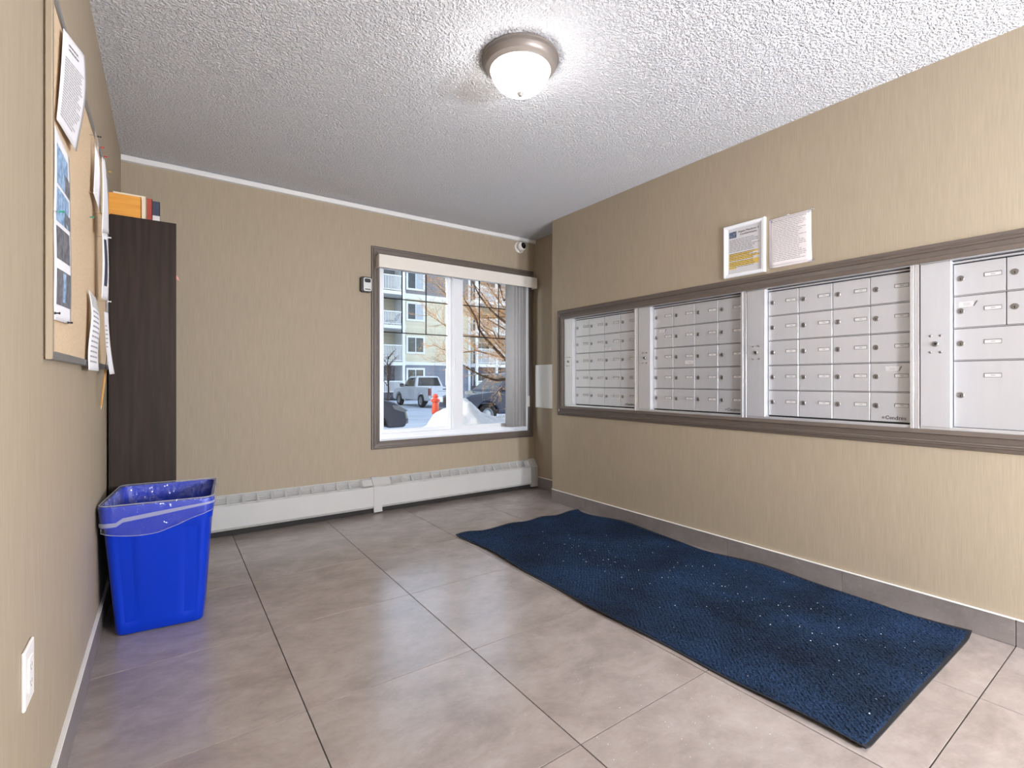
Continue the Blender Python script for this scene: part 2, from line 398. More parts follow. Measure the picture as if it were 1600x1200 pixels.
# ================================================================== STRUCTURE
# floor: grout bed with tiles as children
floor_o = struct(B('floor', (XL - 0.1, XR2 + 0.1, YF - 0.1, YB + 0.02, -0.14, -0.0025), 'grout'), 'brown grey square stone floor tiles with thin grout lines')
def joints(o0, step, lo, hi):
    js = [o0 + step * k for k in range(-20, 20)]; js = [j for j in js if lo + 0.02 < j < hi - 0.02]
    return [lo] + js + [hi]
JX = joints(0.364, 0.6115, XL, XR2); JY = joints(1.040, 0.6088, YF, YB)
tile_cache = {}
for i in range(len(JX) - 1):
    for j in range(len(JY) - 1):
        w, d = JX[i + 1] - JX[i] - 0.0034, JY[j + 1] - JY[j] - 0.0034
        k = (round(w, 4), round(d, 4))
        if k not in tile_cache:
            tile_cache[k] = MB().bbox(-w / 2, w / 2, -d / 2, d / 2, -0.012, 0.0, b=0.0005).mesh('floor_tile', TILE)
        link('floor_tile', tile_cache[k], floor_o, ((JX[i] + JX[i + 1]) / 2, (JY[j] + JY[j + 1]) / 2, 0))
# ceiling
struct(B('ceiling', (XL - 0.1, XR2 + 0.1, YF - 0.1, YB + 0.18, ZC, ZC + 0.14), CEIL), 'white popcorn textured ceiling')
# left wall
struct(B('wall_left', (XL - 0.12, XL, YF - 0.1, YB + 0.18, -0.14, ZC), WALL), 'beige woven wallpaper wall behind the cork board')
# right wall with the mailbox opening
OY0, OY1, OZ0, OZ1 = 0.262, 3.136, 0.834, 1.574
mb = MB()
mb.box(XR, XR2 + 0.1, YF, YC, -0.1, OZ0); mb.box(XR, XR2 + 0.1, YF, YC, OZ1, ZC)
mb.box(XR, XR2 + 0.1, OY1, YC, OZ0, OZ1); mb.box(XR, XR2 + 0.1, YF, OY0, OZ0, OZ1); mb.box(XR2 - 0.02, XR2 + 0.1, OY0, OY1, OZ0, OZ1)
struct(mb.build('wall_right', WALL), 'tan woven wallpaper wall carrying the mailboxes')
struct(B('wall_recess', (XR2, XR2 + 0.1, YC, YB + 0.18, -0.1, ZC), WALL), 'narrow set back strip of wall beside the window')
# back wall with the window opening
WX0, WX1, WZ0, WZ1 = 1.398, 2.905, 0.558, 2.072
YO = YB + 0.18
mb = MB()
mb.box(XL - 0.12, WX0, YB, YO, -0.14, ZC + 0.14); mb.box(WX1, XR2 + 0.1, YB, YO, -0.14, ZC + 0.14)
mb.box(WX0, WX1, YB, YO, -0.14, WZ0); mb.box(WX0, WX1, YB, YO, WZ1, ZC + 0.14)
struct(mb.build('wall_back', WALL), 'brown beige wallpaper wall around the window')
# entrance wall behind the viewer, with a glazed double door added for daylight
DX0, DX1, DZ1 = -0.12, 1.12, 2.15
mb = MB()
mb.box(XL - 0.12, DX0, YF - 0.16, YF, -0.14, ZC); mb.box(DX1, XR2 + 0.1, YF - 0.16, YF, -0.14, ZC); mb.box(DX0, DX1, YF - 0.16, YF, DZ1, ZC)
struct(mb.build('wall_front', WALL), 'wallpaper wall around the entrance door')
door = struct(thing('door_1', 'unseen glazed double entrance door with dark metal frame, added to let daylight in', 'door', ((DX0 + DX1) / 2, YF - 0.08, 0)))
del door['category']
hw = (DX1 - DX0) / 2
mb = MB(); mb.box(-hw, -hw + 0.05, -0.05, 0.05, 0, DZ1); mb.box(hw - 0.05, hw, -0.05, 0.05, 0, DZ1); mb.box(-hw + 0.05, hw - 0.05, -0.05, 0.05, DZ1 - 0.05, DZ1)
mb.build('door_frame', 'door_bronze', door)
for s in (-1, 1):
    x0, x1 = (0.004, hw - 0.052) if s > 0 else (-hw + 0.052, -0.004)
    mb = MB(); mb.box(x0, x0 + 0.07, -0.022, 0.022, 0.01, DZ1 - 0.055); mb.box(x1 - 0.07, x1, -0.022, 0.022, 0.01, DZ1 - 0.055)
    mb.box(x0 + 0.07, x1 - 0.07, -0.022, 0.022, 0.01, 0.16); mb.box(x0 + 0.07, x1 - 0.07, -0.022, 0.022, DZ1 - 0.14, DZ1 - 0.055)
    lf = mb.build('door_leaf', 'door_bronze', door)
    MB().box(x0 + 0.07, x1 - 0.07, -0.004, 0.004, 0.16, DZ1 - 0.14).build('glass', GLASS, lf)
    MB().tube([(s * 0.10, 0.03, 0.85), (s * 0.10, 0.07, 0.87), (s * 0.10, 0.07, 1.18), (s * 0.10, 0.03, 1.20)], 0.011, 8).build('handle', 'lock_steel', lf, smooth=True)
# white raceway strip under the ceiling along the window wall (slightly bowed)
def trim_ring(x):
    dz = -0.008 * math.sin(PI * (x - XL) / (XR2 - XL)) - (0.004 if x < 0 else 0)
    return [(x, YB - 0.0005, 2.407 + dz), (x, YB - 0.022, 2.411 + dz), (x, YB - 0.024, 2.440 + dz * 0.6), (x, YB - 0.018, 2.4445 + dz * 0.5), (x, YB - 0.0005, 2.4445)]
mb = MB(); mb.loft([trim_ring(XL + 0.001 + (XR2 - XL - 0.002) * i / 24) for i in range(25)], True, True, True)
struct(mb.build('trim_1', 'white_paint', smooth=30), 'white strip along the ceiling over the window wall')

# skirting tiles with white edging strips
def skirting(name, label, segs, fn, th=0.010, ht=0.104):
    root = struct(thing(name, label, 'baseboard')); del root['category']
    for a0, a1 in segs:
        mb = MB(); n = 0
        p0, p1 = fn(a0 + 0.0012, 0.001, 0.0), fn(a1 - 0.0012, ht, th)
        mb.bbox(p0[0], p1[0], p0[1], p1[1], p0[2], p1[2], b=0.0009); mb.build('skirting_tile', BTILE, root)
    p0, p1 = fn(segs[0][0], ht, 0.0), fn(segs[-1][1], ht + 0.004, th + 0.002)
    mb = MB(); mb.bbox(p0[0], p1[0], p0[1], p1[1], p0[2], p1[2], b=0.0006); mb.build('edging_strip', 'white_edging', root)
    return root
segp = lambda js: list(zip(js[:-1], js[1:]))
RJ = [j for j in JY if j < YC - 0.02] + [YC]
skirting('baseboard_right', 'dark stone tile skirting below the mailboxes', segp(RJ), fR)
skirting('baseboard_left', 'stone tile skirting with white edging along the cork board wall', segp(JY), fL)
skirting('baseboard_recess', 'short stone tile skirting in the recess beside the window', [(YC, 3.475), (3.475, YB)], lambda a, b, h: (XR2 - h, a, b))
skirting('baseboard_back', 'stone tile skirting hidden behind the wall heater', segp(JX), fB, 0.006)

# ------------------------------------------------------------------ window
win = struct(thing('window_1', 'white sliding window in a dark taupe moulded casing', 'window', (0, 0, 0))); del win['category']
CAS = [(0.0, -0.004), (0.0, 0.014), (0.012, 0.019), (0.020, 0.019), (0.022, 0.013), (0.040, 0.014), (0.043, 0.020), (0.050, 0.021), (0.053, 0.016), (0.063, 0.015), (0.066, 0.0)]
for s in ('top', 'bottom', 'left', 'right'):
    mitre_rail(fB, (WX0 + 0.002, WX1 - 0.002, WZ0 + 0.004, WZ1 - 0.004), CAS, s).build('casing_rail', 'taupe_paint', win)
# jamb lining
mb = MB(); t = 0.008
mb.frame(WX0, WX1, YB - 0.002, YO - 0.02, WZ0, WZ1, t)
mb.build('jamb_lining', 'white_vinyl', win)
fx0, fx1, fz0, fz1 = WX0 + t, WX1 - t, WZ0 + t, WZ1 - t
mb = MB(); w = 0.044; y0, y1 = 3.925, 4.005
mb.frame(fx0, fx1, y0, y1, fz0, fz1, w)
mb.build('outer_frame', 'white_vinyl', win)
MX = 2.150
for (x0, x1, ya, yb) in ((fx0 + 0.036, MX - 0.028, 3.966, 3.992), (MX + 0.026, fx1 - 0.036, 3.934, 3.962)):
    sw = 0.040; z0, z1 = fz0 + 0.034, fz1 - 0.034
    mb = MB(); mb.frame(x0, x1, ya, yb, z0, z1, sw)
    sash = mb.build('sash', 'white_vinyl', win)
    MB().box(x0 + sw, x1 - sw, (ya + yb) / 2 - 0.003, (ya + yb) / 2 + 0.003, z0 + sw, z1 - sw).build('glass', GLASS, sash)
    g0, g1 = x0 + sw, x1 - sw; ym = (ya + yb) / 2
    mxs = (1.648, 1.872) if x0 < 2 else (2.405, 2.622)
    for gx in mxs: MB().box(gx - 0.0042, gx + 0.0042, ym - 0.008, ym - 0.0035, 1.456, z1 - sw).build('glazing_bar', 'seam_black', sash)  # backlit darkness put into the bar colour
    for gz in (1.460, 1.748): MB().box(g0, g1, ym - 0.0085, ym - 0.0032, gz - 0.0042, gz + 0.0042).build('glazing_bar', 'seam_black', sash)
MB().bbox(MX - 0.034, MX + 0.066, 3.918, 3.965, fz0 + w, fz1 - w, b=0.004).build('centre_mullion', 'white_vinyl', win)
MB().bbox(MX - 0.020, MX - 0.004, 3.904, 3.918, 1.16, 1.26, b=0.003).build('latch', 'white_vinyl', win)

# vertical blind: valance, headrail, stacked vanes, wand
bl = thing('vertical_blind', 'off white vertical blind drawn aside to the right of the window', 'blind', (0, 0, 0))
mb = MB(); mb.bbox(1.366, 2.948, 3.752, 3.760, 1.950, 2.052, b=0.0015); mb.bbox(1.366, 1.372, 3.757, 3.8485, 1.950, 2.052, b=0.001); mb.bbox(2.942, 2.948, 3.757, 3.8485, 1.950, 2.052, b=0.001)
mb.build('valance', 'valance_cream', bl)
B('headrail', (1.41, 2.90, 3.780, 3.820, 2.012, 2.048), 'white_paint', bl)
for i in range(5):
    xc = 2.655 + i * 0.0360; ang = math.radians(-58 + 4 * math.sin(i * 2.3))
    mb = MB()
    def vane(u, v, xc=xc, ang=ang):
        a = (u - 0.5) * 0.089; c = 0.006 * (1 - (2 * u - 1) ** 2)
        return (xc + a * math.cos(ang) + c * math.sin(ang), 3.800 + a * math.sin(ang) - c * math.cos(ang), 0.612 + v * 1.398)
    mb.grid(vane, 6, 1); o = mb.build('vane', 'vane_grey', bl, smooth=True)
    sl = o.modifiers.new('thickness', 'SOLIDIFY'); sl.thickness = 0.0012
MB().tube([(2.852, 3.775, 2.02), (2.854, 3.772, 1.4), (2.856, 3.770, 0.90)], 0.0025, 6).build('wand_cord', 'white_vinyl', bl)
MB().bbox(2.846, 2.866, 3.764, 3.776, 0.80, 0.905, b=0.003).build('cord_weight', 'valance_cream', bl)

# ------------------------------------------------------------------ baseboard heater
hx0, hx1 = -0.20, 2.960
ht = thing('baseboard_heater', 'long white hydronic baseboard heater below the window', 'heater', (0, 0, 0))
prof_front = [(3.786, 0.212), (3.780, 0.206), (3.778, 0.060), (3.790, 0.042), (3.792, 0.050), (3.784, 0.064), (3.786, 0.200), (3.790, 0.208)]
prof_back = [(3.8435, 0.03), (3.8435, 0.270), (3.836, 0.2735), (3.836, 0.268), (3.840, 0.264), (3.840, 0.03)]
def ex_profile(prof, x0, x1):
    return MB().loft([[(x0, y, z) for y, z in prof], [(x1, y, z) for y, z in prof]], True, True, True)
STRAP = 1.366
for k, (x0, x1) in enumerate(((hx0, STRAP), (STRAP, hx1))):
    ex_profile(prof_front, x0, x1).build('front_panel', 'heater_white', ht)
    ex_profile(prof_back, x0, x1).build('back_panel', 'heater_white', ht)
    # slanted grille between front edge (3.786,.212) and rear (3.838,.271)
    p0, p1 = Vector((0, 3.786, 0.211)), Vector((0, 3.838, 0.271)); dv = p1 - p0; nv = Vector((0, -dv.z, dv.y)).normalized()
    mb = MB()
    def bar(xa, xb, t0, t1, th=0.003):
        a, b = p0 + dv * t0, p0 + dv * t1
        c = [a, b, b - nv * th, a - nv * th]
        mb.loft([[(xa, p.y, p.z) for p in c], [(xb, p.y, p.z) for p in c]], True, True, True)
    gs = [0.155 + 0.0908 * i for i in range(-3, 13)] if k == 0 else [1.491 + 0.0902 * i for i in range(16)]
    gs = [g for g in gs if x0 + 0.02 < g < x1 - 0.02]
    bar(x0, x1, -0.02, 0.16); bar(x0, x1, 0.90, 1.02)
    for s_ in range(4): bar(gs[0], gs[-1], 0.26 + s_ * 0.17, 0.33 + s_ * 0.17, 0.0015)
    for g in gs: bar(g - 0.008, g + 0.008, 0.0, 1.0)
    bar(x0, gs[0], 0.0, 1.0); bar(gs[-1], x1, 0.0, 1.0)
    mb.build('grille', 'heater_white', ht)
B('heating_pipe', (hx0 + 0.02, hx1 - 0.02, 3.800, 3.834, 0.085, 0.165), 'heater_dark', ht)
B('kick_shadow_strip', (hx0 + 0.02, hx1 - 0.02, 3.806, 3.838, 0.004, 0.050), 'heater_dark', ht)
sp = [(3.776, 0.016), (3.774, 0.210), (3.782, 0.219), (3.834, 0.279), (3.8485, 0.281), (3.8485, 0.268), (3.80, 0.20), (3.80, 0.016)]
ex_profile(sp, 1.332, 1.400).build('splice_cover', 'heater_white', ht)
ex_profile([(3.772, 0.012), (3.772, 0.022), (3.80, 0.022), (3.80, 0.012)], 1.332, 1.400).build('splice_foot', 'heater_white', ht)
ex_profile(sp, 2.895, 2.975).build('end_cap', 'heater_white', ht); ex_profile(sp, hx0 - 0.025, hx0 + 0.03).build('end_cap', 'heater_white', ht)

# ================================================================== MAILBOXES
CAS2 = [(0.0, -0.01), (0.0, 0.021), (0.018, 0.026), (0.021, 0.017), (0.043, 0.013), (0.046, 0.021), (0.052, 0.023), (0.054, 0.018), (0.060, 0.020), (0.063, 0.014), (0.076, 0.010), (0.080, 0.0)]
fr = thing('mailbox_surround', 'dark taupe moulded timber frame around the bank of mailboxes', 'frame', (XR, 1.70, OZ0 - 0.08))
for s in ('top', 'bottom', 'left', 'right'):
    o = mitre_rail(lambda a, b, h: (-h, a - 1.70, b - OZ0 + 0.08), (OY0 + 0.003, OY1 - 0.003, OZ0 + 0.003, OZ1 - 0.003), CAS2, s).build('moulding_rail', 'taupe_paint', fr)
XD = 2.779; XS = 2.746                   # door fronts and lock strip fronts
ROWS = [1.556, 1.4165, 1.2775, 1.1385, 0.9995, 0.8565]
door_cache = {}
def door_mesh(w, h):
    k = (round(w, 4), round(h, 4))
    if k not in door_cache:
        door_cache[k] = MB().bbox(0.0, 0.010, -w + 0.0016, -0.0016, 0.0010, h - 0.0062, b=0.0011).mesh('mailbox_door', 'satin_aluminium')
    return door_cache[k]
def lathe_x(r_, n, z=0, y=0):            # a disc axis along -X
    return lambda a, b, c: (-c, y + a, z + b)
mb = MB(); fx = lathe_x(0, 0)
mb.lathe([(0.0125, 0.0), (0.0125, 0.0025), (0.0112, 0.0038), (0.0088, 0.0040), (0.0082, 0.0030), (0.0001, 0.0030)], 16, fx)
mb.m = 1; mb.box(-0.0036, -0.0029, -0.0014, 0.0014, -0.0075, 0.0025)
LOCK = mb.mesh('lock', ['lock_steel', 'lock_black'], smooth=35)
mb = MB()
pw, ph = 0.054, 0.0175
for (y0, y1, z0, z1) in ((-pw / 2, pw / 2, ph / 2 - 0.0024, ph / 2), (-pw / 2, pw / 2, -ph / 2, -ph / 2 + 0.0011), (pw / 2 - 0.0024, pw / 2, -ph / 2, ph / 2), (-pw / 2, -pw / 2 + 0.0008, -ph / 2, ph / 2)):
    mb.m = 0; mb.box(-0.0016, 0.0, y0, y1, z0, z1)  # dark rim, wider at top and left, paints the shadow inside the slot
mb.m = 1; mb.box(-0.0005, 0.0002, -pw / 2 + 0.001, pw / 2 - 0.001, -ph / 2 + 0.001, ph / 2 - 0.001)
mb.m = 2; mb.box(-0.0007, -0.0004, -0.008, 0.006, -0.0024, 0.0016)
PLATE = mb.mesh('name_plate', ['print_grey', 'tape_card', 'print_light'])
mb = MB(); mb.lathe([(0.0055, 0.0), (0.0052, 0.002), (0.0030, 0.0036), (0.0001, 0.0040)], 10, fx)
RIVET = mb.mesh('rivet', 'lock_steel', smooth=True)
mb = MB(); mb.lathe([(0.0115, 0.0), (0.0115, 0.004), (0.0095, 0.0065), (0.0062, 0.0068), (0.0058, 0.004), (0.0001, 0.004)], 16, fx)
mb.m = 1; mb.lathe([(0.0048, 0.0041), (0.0040, 0.0056), (0.0001, 0.0058)], 12, fx)
KEYLOCK = mb.mesh('key_lock', ['lock_steel', 'lock_black'], smooth=35)

def stroke(mb, pts, w, fn, h=0.0006):
    for (a0, b0), (a1, b1) in zip(pts[:-1], pts[1:]):
        dx, dy = a1 - a0, b1 - b0; L = math.hypot(dx, dy) or 1; nx, ny = -dy / L * w / 2, dx / L * w / 2; ex, ey = dx / L * w * 0.3, dy / L * w * 0.3
        mb.add([fn(a0 - ex + nx, b0 - ey + ny, h), fn(a0 - ex - nx, b0 - ey - ny, h), fn(a1 + ex - nx, b1 + ey - ny, h), fn(a1 + ex + nx, b1 + ey + ny, h)], [(0, 1, 2, 3)])
def arc(cx, cy, rx, ry, t0, t1, n=10):
    return [(cx + rx * math.cos(math.radians(t0 + (t1 - t0) * i / n)), cy + ry * math.sin(math.radians(t0 + (t1 - t0) * i / n))) for i in range(n + 1)]
def logo_mesh():
    """serif word mark with a small ringed mark before it; unit = cap height"""
    mb = MB(); fn = lambda a, b, h: (-h, -a * 0.0160, b * 0.0160)
    T, t = 0.17, 0.09; x = 0.0
    stroke(mb, arc(-0.55, 0.42, 0.34, 0.30, 0, 360, 16), 0.07, fn); stroke(mb, arc(-0.55, 0.40, 0.13, 0.13, 60, 300, 8), 0.09, fn); stroke(mb, [(-0.72, 0.42), (-0.46, 0.42)], 0.07, fn)
    stroke(mb, arc(0.50, 0.5, 0.40, 0.46, 42, 318, 14), T, fn); stroke(mb, [(0.84, 0.62), (0.84, 0.98)], t, fn); stroke(mb, [(0.82, 0.20), (0.70, 0.09)], t, fn)      # C
    def e(x): stroke(mb, arc(x + 0.29, 0.32, 0.25, 0.28, 0, 320, 12), T * 0.85, fn); stroke(mb, [(x + 0.05, 0.33), (x + 0.53, 0.33)], t, fn)
    e(0.98)
    x = 1.62; stroke(mb, [(x + 0.12, 0.02), (x + 0.12, 0.60)], T, fn); stroke(mb, [(x, 0.03), (x + 0.27, 0.03)], t, fn); stroke(mb, [(x, 0.60), (x + 0.14, 0.60)], t, fn)
    stroke(mb, arc(x + 0.33, 0.42, 0.20, 0.18, 180, 0, 8), T * 0.8, fn); stroke(mb, [(x + 0.53, 0.42), (x + 0.53, 0.02)], T, fn); stroke(mb, [(x + 0.40, 0.03), (x + 0.68, 0.03)], t, fn)  # n
    x = 2.42; stroke(mb, arc(x + 0.26, 0.32, 0.23, 0.28, 30, 330, 12), T * 0.85, fn); stroke(mb, [(x + 0.52, 0.02), (x + 0.52, 0.98)], T, fn); stroke(mb, [(x + 0.38, 0.98), (x + 0.52, 0.98)], t, fn); stroke(mb, [(x + 0.52, 0.03), (x + 0.66, 0.03)], t, fn)  # d
    x = 3.20; stroke(mb, [(x + 0.12, 0.02), (x + 0.12, 0.60)], T, fn); stroke(mb, [(x, 0.03), (x + 0.28, 0.03)], t, fn); stroke(mb, [(x, 0.60), (x + 0.14, 0.60)], t, fn); stroke(mb, arc(x + 0.34, 0.40, 0.20, 0.20, 170, 50, 6), T * 0.8, fn)  # r
    e(3.74)
    x = 4.42; stroke(mb, [(x + 0.08, 0.60), (x + 0.50, 0.02)], T, fn); stroke(mb, [(x + 0.08, 0.02), (x + 0.50, 0.60)], t, fn)
    for a in (0.08, 0.50):
        for b in (0.03, 0.60): stroke(mb, [(x + a - 0.10, b), (x + a + 0.10, b)], t, fn)     # x
    return mb.mesh('logo_lettering', 'print_black')
LOGO = logo_mesh()
def tape_label(parent, y, z, w, h, corner=False, lines=2):
    mb = MB(); mb.m = 0; mb.box(-0.0007, 0, y - w, y, z, z + h)
    mb.m = 1
    for i in range(lines): mb.box(-0.0009, -0.0006, y - w * 0.75, y - w * 0.30, z + h * (0.30 + 0.28 * i), z + h * (0.40 + 0.28 * i))
    if corner:
        mb.m = 2; mb.add([(-0.0010, y - w + 0.003, z), (-0.0010, y - w - 0.002, z + 0.001), (-0.0010, y - w - 0.013, z + h), (-0.0010, y - w - 0.007, z + h)], [(0, 1, 2, 3)])
    o = mb.build('tape_label', ['tape_grey', 'print_light', 'print_grey'], parent); return o
UNIT_LABELS = ['aluminium mailbox unit nearest the window, bright with reflected daylight',
               'aluminium mailbox unit second from the window, twenty small doors',
               'aluminium mailbox unit third from the window, below the paper notices',
               'aluminium mailbox unit farthest from the window, with two large parcel doors']
for k, S in enumerate((3.130, 2.331, 1.533, 0.735)):
    y_d0 = S - 0.107; cw = 0.1640; ncol = 4 if k < 3 else 2
    y_d1 = y_d0 - cw * ncol; y_end = y_d1 - 0.022
    u = thing('mailbox_unit', UNIT_LABELS[k], 'mailbox', (XS, S, OZ0), group='mailbox units in the wall')
    L = lambda X, Y, Z: (X - XS, Y - S, Z - OZ0)
    def lbox(name, m, X0, X1, Y0, Y1, Z0, Z1, bev=0.0008, par=u):
        a, b = L(X0, Y0, Z0), L(X1, Y1, Z1)
        return B(name, (a[0], b[0], b[1], a[1], a[2], b[2]), m, par, bev)
    lbox('housing', 'seam_black', XD + 0.012, XD + 0.15, S - 0.002, y_end, OZ0 + 0.002, OZ1 - 0.002)
    lbox('header_ledge', 'satin_aluminium', XD - 0.006, XD + 0.014, S - 0.105, y_d1 - 0.002, 1.5545, 1.5625)
    lbox('top_rail', 'bright_aluminium', XS - 0.001, XD + 0.014, S - 0.001, y_end, OZ1 - 0.007, OZ1 - 0.001)
    lbox('bottom_rail', 'bright_aluminium', XS + 0.004, XD + 0.014, S - 0.001, y_end, OZ0 + 0.001, OZ0 + 0.016)
    lbox('side_stile', 'bright_aluminium', XS - 0.002, XD + 0.014, y_d1 - 0.001, y_end + 0.008, OZ0 + 0.001, OZ1 - 0.001)
    lbox('stile_edge', 'bright_aluminium', XS + 0.002, XD + 0.014, y_end + 0.007, y_end - 0.011, OZ0 + 0.001, OZ1 - 0.001)
    lbox('hinge_seam', 'seam_black', XS + 0.010, XD + 0.014, y_end - 0.011, y_end - 0.014, OZ0 + 0.003, OZ1 - 0.003, 0.0004)
    for zr_ in ROWS[1:(5 if k < 3 else 4)]: lbox('shelf_edge', 'bright_aluminium', XD + 0.001, XD + 0.013, y_d0, y_d1, zr_ - 0.0036, zr_ - 0.0008, 0.0004)
    st = lbox('lock_strip', 'satin_aluminium', XS, XD + 0.016, S - 0.003, S - 0.106, OZ0 + 0.014, OZ1 - 0.008)
    yc = -0.055; zc = 1.211 - OZ0
    link('key_lock', KEYLOCK, st, (0, yc, zc))
    for dy in (-0.017, 0.017):
        for dz in (-0.036, 0.036): link('rivet', RIVET, st, (0, yc + dy, zc + dz))
    for r in range(5):
        if k == 3 and r == 4: continue
        for c in range(ncol):
            zt, zb = ROWS[r], ROWS[r + 1]
            w = cw
            if k == 3 and r >= 2:
                if c == 1: continue
                w = cw * 2
                if r == 3: zb = ROWS[5] - 0.006
            h = zt - zb; yd = y_d0 - c * cw
            d = link('mailbox_door', door_mesh(w, h), u, L(XD, yd, zb))
            zl = h - 0.068 if not (k == 3 and r == 3) else 0.138
            link('lock', LOCK, d, (0, -0.024, zl))
            link('name_plate', PLATE, d, (0, -0.124, h - 0.064 if not (k == 3 and r == 3) else h - 0.065))
            if r == 4 and c == 3 and k < 3: link('logo_lettering', LOGO, d, (-0.0004, -0.062, 0.013))
            if (k, r, c) == (3, 1, 0): tape_label(d, -0.018, 0.088, 0.048, 0.022, True)
            if (k, r, c) == (2, 3, 3): tape_label(d, -0.062, 0.096, 0.052, 0.022, True)
            if (k, r, c) == (1, 2, 1): tape_label(d, -0.092, 0.022, 0.062, 0.022)
            if (k, r, c) == (1, 1, 0): tape_label(d, -0.052, 0.106, 0.046, 0.018, True)
            if (k, r, c) == (0, 1, 2): tape_label(d, -0.004, 0.008, 0.066, 0.022)

# ------------------------------------------------------------------ notices above the mailboxes
rng = random.Random(4)
n0 = thing('framed_notice', 'notice in a white picture frame with yellow highlighted lines, on the mailbox frame', 'picture frame', (XR, 1.545, 1.662))
fN = lambda a, b, h: (-h, -a, b)           # a to the right on the wall
FW, FH = 0.248, 0.308
for s in ('top', 'bottom', 'left', 'right'):
    mitre_rail(fN, (-FW / 2 + 0.022, FW / 2 - 0.022, 0.022, FH - 0.022), [(0, 0.004), (0, 0.012), (0.004, 0.018), (0.018, 0.020), (0.022, 0.016), (0.022, 0.0)], s).build('frame_rail', 'white_vinyl', n0)
pg = MB().box(-0.006, -0.0005, -FW / 2 + 0.020, FW / 2 - 0.020, 0.020, FH - 0.020).build('notice_sheet', 'paper_white', n0)
mb = MB(); mb.add([fN(-0.094, FH - 0.075, 0.0066), fN(-0.048, FH - 0.075, 0.0066), fN(-0.048, FH - 0.038, 0.0066), fN(-0.094, FH - 0.038, 0.0066)], [(0, 1, 2, 3)])
mb.build('printed_picture', 'picture_blue', pg)
for body, yy, xx in (('Aspen Meadows 2', FH - 0.045, 0.024), ('Condominiums', FH - 0.062, 0.024)):
    link('heading_lettering', text_mesh(body, 0.0165, 'print_black', 0.0, 1.0), pg, fN(xx, yy, 0.0068), RIGHT_ROT)
mb = MB(); fn = lambda a, b, h: fN(a, b, 0.0062 + h)
text_lines(mb, fn, (-0.092, 0.092, 0.145, 0.222), 8, rng, 0.42)
mb.build('small_print', 'print_light', pg)
mb = MB()
for i, (e, z) in enumerate(((0.082, 0.132), (0.03, 0.122), (0.088, 0.108), (0.05, 0.098), (0.085, 0.083), (0.085, 0.073), (0.083, 0.063), (-0.05, 0.050))):
    mb.add([fN(-0.094, z - 0.001, 0.0064), fN(e, z - 0.001, 0.0064), fN(e, z + 0.0085, 0.0064), fN(-0.094, z + 0.0085, 0.0064)], [(0, 1, 2, 3)])
mb.build('highlighted_line', 'highlight_yellow', pg)
mb = MB(); text_lines(mb, lambda a, b, h: fN(a, b, 0.0060 + h), (-0.092, 0.086, 0.050, 0.140), 9, rng, 0.30); mb.build('small_print', 'print_grey', pg)
MB().box(-0.0086, -0.0080, -FW / 2 + 0.021, FW / 2 - 0.021, 0.021, FH - 0.021).build('cover_glass', FGLASS, n0)

n1 = thing('taped_notice', 'printed sheet in a clear sleeve taped to the wall right of the framed notice', 'notice', (XR, 1.291, 1.674))
SW, SH = 0.218, 0.272
mb = MB(); mb.grid(lambda u, v: fN((u - 0.5) * SW - 0.004 * v, v * SH, 0.0025 + 0.005 * (1 - v) * (1 - u) + 0.003 * abs(math.sin(3 * u * v))), 8, 8)
sh = mb.build('paper_sheet', 'paper_pink', n1, smooth=True); sl = sh.modifiers.new('thickness', 'SOLIDIFY'); sl.thickness = 0.0006
bend = lambda a, b, h: fN(a, b, 0.0034 + h + 0.005 * (1 - b / SH) * (0.5 - a / SW) + 0.003 * abs(math.sin(3 * (a / SW + 0.5) * b / SH)))
mb = MB(); text_lines(mb, bend, (-0.088, 0.086, 0.026, 0.255), 24, rng, 0.36); mb.build('small_print', 'print_light', sh)
mb = MB()
for e in ([(-0.100, 0.012), (0.096, 0.012)], [(0.096, 0.012), (0.096, 0.264)], [(0.096, 0.264), (-0.100, 0.264)], [(-0.100, 0.264), (-0.100, 0.012)]):
    pts = [(e[0][0] + (e[1][0] - e[0][0]) * i / 8, e[0][1] + (e[1][1] - e[0][1]) * i / 8) for i in range(9)]
    stroke(mb, pts, 0.0014, bend, 0.0004)
mb.build('printed_border', 'print_light', sh)
for (a, b, r) in ((0.104, 0.268, 0.6), (-0.100, 0.262, -0.5), (0.108, 0.004, 0.4), (-0.02, 0.272, 0.1)):
    mb = MB(); c, s_ = math.cos(r), math.sin(r)
    q = [(-0.018, -0.006), (0.018, -0.006), (0.018, 0.006), (-0.018, 0.006)]
    mb.extrude([(a + x * c - y * s_, b + x * s_ + y * c) for x, y in q], fN, 0.0036, 0.0040); mb.build('clear_tape', 'tape_grey' if False else LINER, n1)

# ================================================================== CEILING LAMP
def dome_lamp(x, y, label):
    t = thing('ceiling_lamp', label, 'ceiling lamp', (x, y, ZC), group='dome ceiling lamps')
    mb = MB(); mb.lathe([(0.05, 0.0), (0.163, 0.0), (0.167, -0.006), (0.167, -0.013), (0.160, -0.017), (0.161, -0.024), (0.155, -0.030), (0.150, -0.036), (0.148, -0.043), (0.136, -0.050), (0.131, -0.056), (0.126, -0.052), (0.124, -0.030)], 56)
    mb.build('metal_ring', 'lamp_bronze', t, smooth=30)
    prof = [(0.128, -0.048)]
    for i in range(1, 13):
        a = i / 12 * PI / 2; prof.append((0.128 * math.cos(a) ** 0.85 + 0.0001, -0.048 - 0.100 * math.sin(a) ** 1.05))
    mb = MB(); mb.lathe(prof, 48); mb.build('glass_dome', 'lamp_glass', t, smooth=True)
    mb = MB(); mb.lathe([(0.0001, -0.140), (0.0155, -0.144), (0.0160, -0.151), (0.012, -0.156), (0.008, -0.163), (0.0001, -0.165)], 18); mb.build('finial', 'lamp_bronze', t, smooth=35)
    return t
